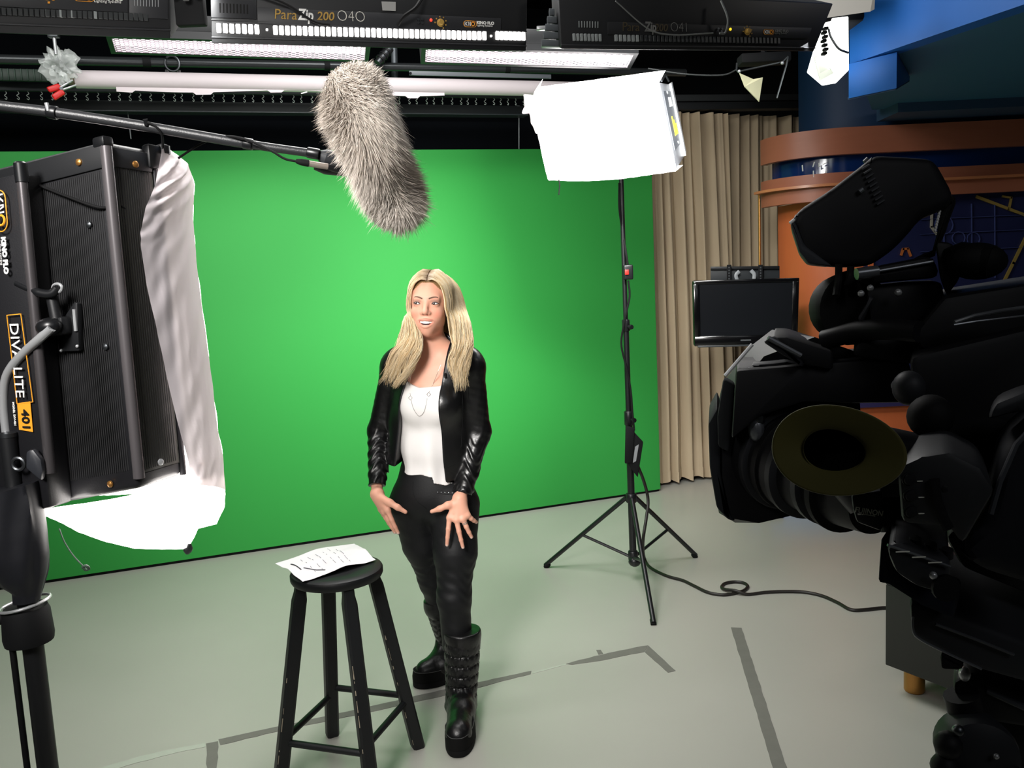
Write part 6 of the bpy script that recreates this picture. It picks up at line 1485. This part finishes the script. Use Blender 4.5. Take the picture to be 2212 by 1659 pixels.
# top plate over the lens with ridges
cp([(1645, 738), (1668, 726), (1735, 786), (1732, 792), (1690, 768)], .95, (.01, .02, 0), 'ridge', M_k2)
cp([(1668, 728), (1700, 728), (1800, 760), (1800, 800), (1735, 788)], .96, (.02, .16, 0), 'top_plate', M_k)
MB().tube([at(1659, 730, .945), at(1730, 768, .945)], .0028, 8).build('ridge_edge', M_edge, cm)
cp([(1620, 790), (1700, 780), (1735, 790), (1640, 795)], .985, (.01, .05, 0), 'visor_flap', M_k2)
cp([(1590, 800), (1735, 788), (1960, 770), (1990, 870), (1838, 872), (1740, 868), (1640, 900), (1580, 950)], .97, (.03, .15, 0), 'lens_upper', M_k)
# lens barrel: from hood back to the mount
la, lb = at(1645, 960, 1.07), at(1895, 1085, .86); lx = lb - la; LL = lx.length
MB().lathe(la, lx, [(0, .064), (.02, .066), (.05, .065), (.06, .060), (.10, .058), (.105, .052), (LL * .8, .044), (LL, .036)], 40).build('lens_barrel', M_k, cm)
for d_, r_, m_ in ((.012, .0665, mat('ring_blue', '31506c', .35, spec=.6)), (.052, .065, M_k2), (.072, .0605, M_kr), (.10, .0595, M_k2), (.14, .052, M_k2), (.165, .051, M_kr)):
    MB().lathe(la, lx, [(d_, r_), (d_ + .001, r_ + .0015), (d_ + .010, r_ + .0015), (d_ + .011, r_)], 40).build('focus_ring', m_, cm)
MB().ball(at(1637, 900, .99), (.009, .012, .014), 10, 8).build('ring_gear', M_dsteel, cm)
MB().ball(at(1633, 925, .99), (.010, .012, .017), 10, 8).build('ring_gear', M_edge, cm)
# viewfinder: eye cup (towards us) with green-brown rubber lip
ec = at(1795, 972, .66); en = (EYE - ec).normalized(); eu = Vector((.985, 0, -.17)); eu = (eu - en * eu.dot(en)).normalized(); ev = en.cross(eu)
def eye(u, v_):
    th = u * 2 * math.pi; v_ = v_ * 1.0
    rx, ry = .0515, .0365; teard = 1 + .10 * math.cos(th)
    if v_ < .5: k = lerp(.46, 1.0, v_ / .5); d_ = lerp(-.006, .004, (v_ / .5) ** .7)
    else: k = lerp(1.0, .62, ((v_ - .5) / .5) ** 1.4); d_ = lerp(.004, -.06, (v_ - .5) / .5)
    return ec + eu * (rx * k * math.cos(th) * teard) + ev * (ry * k * math.sin(th)) + en * (d_ - .004 * k * math.cos(2 * th))
vfo = MB().grid(eye, 56, 30, True).build('eyecup', mat('olive_rubber', '504c20', .75, spec=.25, sheen=.15), cm, angle=180)
def bore(u, v_):
    th = u * 2 * math.pi; k = .465; return ec + eu * (.0515 * k * math.cos(th) * (1 + .1 * math.cos(th))) + ev * (.0365 * k * math.sin(th)) * 1.08 + en * lerp(-.004, -.05, v_)
bmb = MB().grid(bore, 40, 4, True); bmb.f.append(tuple(3 * 40 + k for k in range(40))); bmb.build('eyepiece_bore', M_kr, vfo, fix=False)
ve = ec - en * .055; MB().tube([ve, at(1895, 980, .76), at(1985, 992, .82), at(2120, 965, .88)], [.026, .027, .026, .04], 20).build('viewfinder_tube', M_k, cm)
# white lettering block of the lens servo
srv = cp([(1838, 1068), (1904, 1058), (1912, 1110), (1905, 1150), (1850, 1130), (1842, 1100)], .78, (.02, .08, 0), 'servo_block', M_k2)
MB().tube([at(1830, 1040, .86), at(1870, 1085, .85)], .020, 14).build('servo_drum', mat('drum_grey', '2a2a2e', .5), cm)
vd = (at(1898, 1104, .779) - at(1846, 1096, .779))
text('FUJINON', 'lettering', mat('silk_print', 'dcdcd0', .6), srv, at(1846, 1106, .7785), vd, Vector((0, 0, 1)), .0076, 0, .0001, .00012, wide=.9)
MB().box(at(1872, 1112, .777), (.017, .0005, .0006), (vd, (0, 1, 0), (0, 0, 1))).build('print_line', _M['silk_print'], srv, False)
MB().ball(at(1857, 1110, .777), (.0022, .0006, .0012), 8, 6).build('print_mark', M_white, srv)
# zoom servo grip / hand unit with three buttons and curved rocker
gy = lambda x, y: .70 - .00012 * (x - 1940)
grip = cp([(1938, 1008), (1990, 985), (2050, 975), (2120, 1010), (2150, 1060), (2080, 1180), (2055, 1145), (2050, 1140), (1948, 1132)], gy, (.05, .10, 0), 'hand_grip', mat('grip_grey', '26272a', .55, spec=.35), cm, .006)
for (x_, y_) in ((1964, 1035), (1967, 1070), (1967, 1105)):
    c_ = at(x_, y_, gy(x_, y_)); b_ = MB().lathe(c_ + Vector((0, .001, 0)), (0, -1, 0), [(0, .0062), (.001, .0062), (.0012, .0050), (.003, .0048), (.0034, .001)], 18).build('button', M_k, grip)
    MB().box(at(x_ + 27, y_ + 4, gy(x_ + 27, y_)), (.008, .0008, .0008), None).build('print_line', _M['silk_print'], grip, False)
MB().tube(spline([at(2018, 1035, .688), at(2022, 1075, .688), at(2034, 1110, .688), at(2050, 1142, .688)], 5), .0048, 8, flat=.5).build('rocker', M_kr, grip)
MB().lathe(at(2042, 1055, .69), (0, -1, 0), [(0, .004), (.002, .004), (.003, .002)], 12).build('button', M_k, grip)
MB().lathe(at(2003, 998, .705), (0, -1, 0), [(0, .008), (.003, .0075), (.0035, .002)], 14).build('button', M_kr, grip)
MB().tube([at(1922, 1075, .80), at(1928, 1150, .79)], .0105, 14).build('grip_knob', M_kr, cm)
# camera body
cp([(1965, 770), (2300, 690), (2330, 1330), (2080, 1230), (2040, 1160), (2160, 1060), (2100, 960), (1975, 905)], .86, (.15, .34, .0), 'body', M_k, cm, .008)
cp([(2040, 640), (2300, 600), (2300, 720), (1990, 760), (1975, 720)], .90, (.12, .28, 0), 'body_top', M_k, cm, .008)
MB().tube([at(2062, 696, .87), at(2105, 682, .87), at(2160, 672, .86), at(2230, 662, .85)], .0022, 8).build('edge_trim', mat('trim_grey', '55585c', .35), cm)
MB().tube([at(2060, 702, .868), at(2110, 694, .868), at(2230, 680, .848)], .0013, 8).build('edge_trim', M_edge, cm)
cp([(1850, 740), (1990, 715), (2040, 640), (2060, 700), (1990, 790), (1840, 770)], .96, (.06, .2, 0), 'carry_handle', M_k, cm, .006)
MB().tube(spline([at(1780, 735, 1.0), at(1850, 716, .97), at(1920, 712, .93), at(1985, 716, .90)], 6), .012, 12).build('handle_bar', M_k, cm)
MB().ball(at(1963, 838, .84), (.016, .016, .018), 14, 10).build('viewfinder_knob', M_k2, cm)
MB().tube([at(1932, 830, .85), at(1950, 838, .84)], .005, 8).build('knob_pin', M_edge, cm)
MB().ball(at(2010, 900, .80), (.022, .02, .022), 14, 10).build('pivot_knob', M_kr, cm)
cp([(2150, 870), (2212, 845), (2300, 840), (2300, 900), (2200, 890), (2130, 910)], .74, (.02, .05, 0), 'shoulder_pad', M_k2, cm, .006)
MB().tube([at(2250, 900, .72), at(2195, 960, .72), at(2160, 1040, .72), at(2140, 1110, .72)], .0025, 8).build('strap_edge', mat('strap_grey', '34373d', .6), cm)
cp([(2170, 960), (2300, 880), (2310, 1300), (2110, 1240), (2060, 1190), (2130, 1130)], .72, (.06, .12, 0), 'rain_cover', mat('cover_navy', '0f1118', .7, spec=.25, bump=.2, bscale=20), cm, .02, 3)
# control box under the grip
cbx = cp([(1917, 1176), (1945, 1170), (2053, 1210), (2053, 1290), (1980, 1270), (1935, 1240), (1918, 1200)], .71, (.06, .12, 0), 'control_box', M_k2, cm, .006)
MB().tube([at(1917, 1177, .706), at(1985, 1200, .706), at(2053, 1224, .706)], .0012, 8).build('edge_trim', M_edge, cbx)
for (x_, y_) in ((1975, 1172), (2008, 1184), (2044, 1196)): MB().lathe(at(x_, y_ + 6, .725), (0, -.3, 1), [(0, .006), (.008, .005), (.0085, .001)], 12).build('toggle', M_k, cbx)
for x_ in (1950, 1985, 2020): MB().box(at(x_, 1192 + (x_ - 1950) * .33, .7), (.012, .0006, .0009), None).build('print_line', _M['silk_print'], cbx, False)
cp([(1903, 1160), (1918, 1180), (1925, 1230), (1990, 1275), (2060, 1300), (2060, 1340), (1990, 1310), (1915, 1262), (1896, 1262), (1898, 1225)], .76, (.04, .06, 0), 'cloth_skirt', mat('navy_cloth', '10131d', .8, spec=.15, bump=.15, bscale=30), cm, .004)
MB().lathe(at(2040, 1268, .70), (0, -1, 0), [(0, .012), (.004, .012), (.005, .004)], 16).build('socket', M_kr, cbx)
MB().ball(at(2016, 1243, .70), .0035, 8, 6).build('stud', M_steel, cbx)
# tripod plate and head
cp([(1964, 1295), (2060, 1330), (2300, 1420), (2300, 1500), (2120, 1450), (2036, 1410), (1975, 1378), (1966, 1340)], .80, (.10, .18, 0), 'wedge_plate', M_k2, cm, .006)
MB().tube(spline([at(1972, 1332, .795), at(1972, 1358, .795), at(1984, 1378, .795), at(2040, 1408, .795), at(2120, 1445, .795)], 5), .0014, 8).build('edge_trim', M_edge, cm)
MB().tube([at(2020, 1348, .795), at(2100, 1378, .795), at(2190, 1414, .795)], .0016, 8).build('edge_trim', mat('trim_dim', '3c3e42', .4), cm)
cp([(2030, 1415), (2082, 1440), (2075, 1450), (2032, 1448)], .80, (.05, .08, 0), 'release_lever', M_kr, cm)
cp([(2058, 1475), (2100, 1455), (2200, 1490), (2320, 1540), (2320, 1590), (2130, 1560), (2060, 1500)], .84, (.10, .18, 0), 'head_plate', M_k, cm, .006)
cp([(2130, 1490), (2212, 1525), (2300, 1560), (2300, 1578), (2130, 1500)], .835, (.0, .01, 0), 'head_strip', mat('strip_grey', '3e4044', .4), cm, .002)
MB().ball(at(2084, 1456, .83), (.006, .006, .008), 10, 8).build('bubble_level', M_steel, cm)
MB().tube([at(2076, 1500, .84), at(2088, 1545, .84)], .018, 14).build('drag_knob', M_k, cm)
cp([(2090, 1500), (2320, 1560), (2330, 1760), (2100, 1740), (2080, 1600)], .90, (.08, .16, 0), 'head_body', M_k, cm, .01)
MB().lathe(at(2118, 1640, .80), (-.25, -1, .05), [(-.04, .036), (-.01, .040), (.0, .038), (.006, .026), (.008, .002)], 28).build('drag_wheel', M_k2, cm)
for k_ in range(5):
    a_ = math.radians(150 + 45 * k_); MB().ball(at(2112 + 74 * math.cos(a_), 1640 - 62 * math.sin(a_), .795), (.014, .014, .014), 12, 8).build('wheel_lobe', M_k, cm)
MB().ball(at(2070, 1578, .79), .006, 10, 8).build('stud', M_dsteel, cm); MB().ball(at(2152, 1634, .785), .003, 8, 6).build('stud', M_steel, cm)
tc0 = at(2190, 1700, .97); MB().tube([tc0, Vector((tc0.x, tc0.y, .05))], .05, 18).build('pedestal_column', M_k, cm)
for a_ in (20, 140, 260):
    d_ = Vector((math.cos(math.radians(a_)), math.sin(math.radians(a_)), 0)); MB().tube([Vector((tc0.x, tc0.y, .22)), Vector((tc0.x, tc0.y, .03)) + d_ * .5], .022, 10).build('pedestal_leg', M_k, cm)
# top lamp on the camera, pointing to the lower left
ly = 1.0
lamp = cp([(1710, 478), (1722, 455), (1790, 412), (1870, 350), (1888, 334), (1960, 338), (2018, 342), (2036, 372), (2062, 420), (2058, 445), (1990, 470), (1968, 500), (1930, 540), (1880, 575), (1830, 577), (1750, 572), (1728, 545)], ly, (.03, .16, 0), 'lamp_head', M_k, cm, .010, 3)
cp([(1706, 484), (1716, 474), (1738, 530), (1800, 576), (1745, 570), (1726, 545)], ly - .01, (.0, .17, 0), 'lamp_bezel', mat('bezel_grey', '33353a', .55, spec=.3), lamp, .004)
MB().tube([at(1706, 482, ly - .012), at(1716, 474, ly - .012)], .0018, 8).build('edge_trim', M_white, lamp)
for k_ in range(9):
    x_, y_ = 1862 + 4.0 * k_, 366 + 9.5 * k_; MB().tube([at(x_, y_, ly - .003), at(x_ + 16, y_ - 10, ly - .003)], .0016, 6).build('vent_fin', mat('fin_grey', '34363a', .45), lamp)
MB().tube([at(1856, 415, ly - .004), at(1864, 409, ly - .004)], .003, 8).build('latch', M_edge, lamp)
MB().tube([at(1866, 350, ly - .004), at(1874, 342, ly - .004)], .002, 8).build('latch', M_edge, lamp)
cp([(2018, 440), (2058, 420), (2065, 430), (2050, 470), (2040, 500), (2022, 540), (2012, 548), (2025, 500), (2028, 470)], ly + .02, (.01, .05, 0), 'rear_flap', M_kr, lamp, .003)
for k_ in range(8): MB().ball(at(2030 - 1.4 * k_, 456 + 6 * k_, ly + .01), (.0018, .0015, .0024), 6, 5).build('stitch', M_white, lamp)
MB().tube(spline([at(2014, 548, ly + .02), at(1985, 560, ly), at(1960, 578, ly)], 4), .004, 8).build('support_rod', M_k, cm)
for (xa, ya, xb, yb) in ((1812, 570, 1806, 640), (1838, 575, 1830, 620)): MB().tube(spline([at(xa, ya, 1.0), at((xa + xb) / 2 + 2, (ya + yb) / 2, 1.0), at(xb, yb, .99)], 4), .0045, 8).build('lamp_cable', M_kr, cm)
# mounting arm and microphone holder
cp([(1850, 592), (1890, 575), (2010, 552), (2024, 570), (2030, 600), (1960, 606), (1856, 616)], .97, (.03, .10, 0), 'mount_arm', M_k, cm, .008)
MB().tube([at(1850, 592, .965), at(1895, 586, .965)], .007, 12).build('arm_tube', M_edge, cm)
MB().tube([at(1895, 586, .966), at(2015, 565, .966)], .0018, 8).build('edge_trim', M_edge, cm)
MB().lathe(at(1838, 665, 1.02), (.1, -1, 0), [(-.03, .04), (0, .046), (.008, .044), (.01, .03), (.011, .002)], 28).build('handwheel', M_kr, cm)
cp([(1870, 620), (1960, 610), (2035, 608), (2040, 650), (1990, 700), (1880, 700)], .985, (.04, .12, 0), 'viewfinder_mount', M_k, cm, .006)
for (x_, y_, r_) in ((1860, 634, .004), (1880, 622, .004), (1940, 632, .0045)): MB().ball(at(x_, y_, .965), r_, 8, 6).build('screw', M_steel, cm)
cp([(1850, 690), (1880, 640), (1886, 642), (1862, 700)], .975, (.01, .03, 0), 'link_bar', M_k2, cm)
MB().tube([at(1842, 702, .97), at(1905, 712, .96)], .0018, 8).build('edge_trim', M_edge, cm)
cp([(2020, 520), (2060, 525), (2075, 600), (2045, 640), (2030, 600)], .97, (.02, .1, 0), 'side_bracket', M_k, cm, .006)
MB().tube([at(2050, 566, .95), at(2075, 560, .95), at(2140, 566, .93)], [.016, .020, .018], 16).build('microphone_grip', M_kr, cm)
MB().ball(at(2110, 564, .94), (.034, .02, .021), 16, 10, ax=((1, 0, -.05), (0, 1, 0), (0.05, 0, 1))).build('foam_microphone', M_kr, cm)
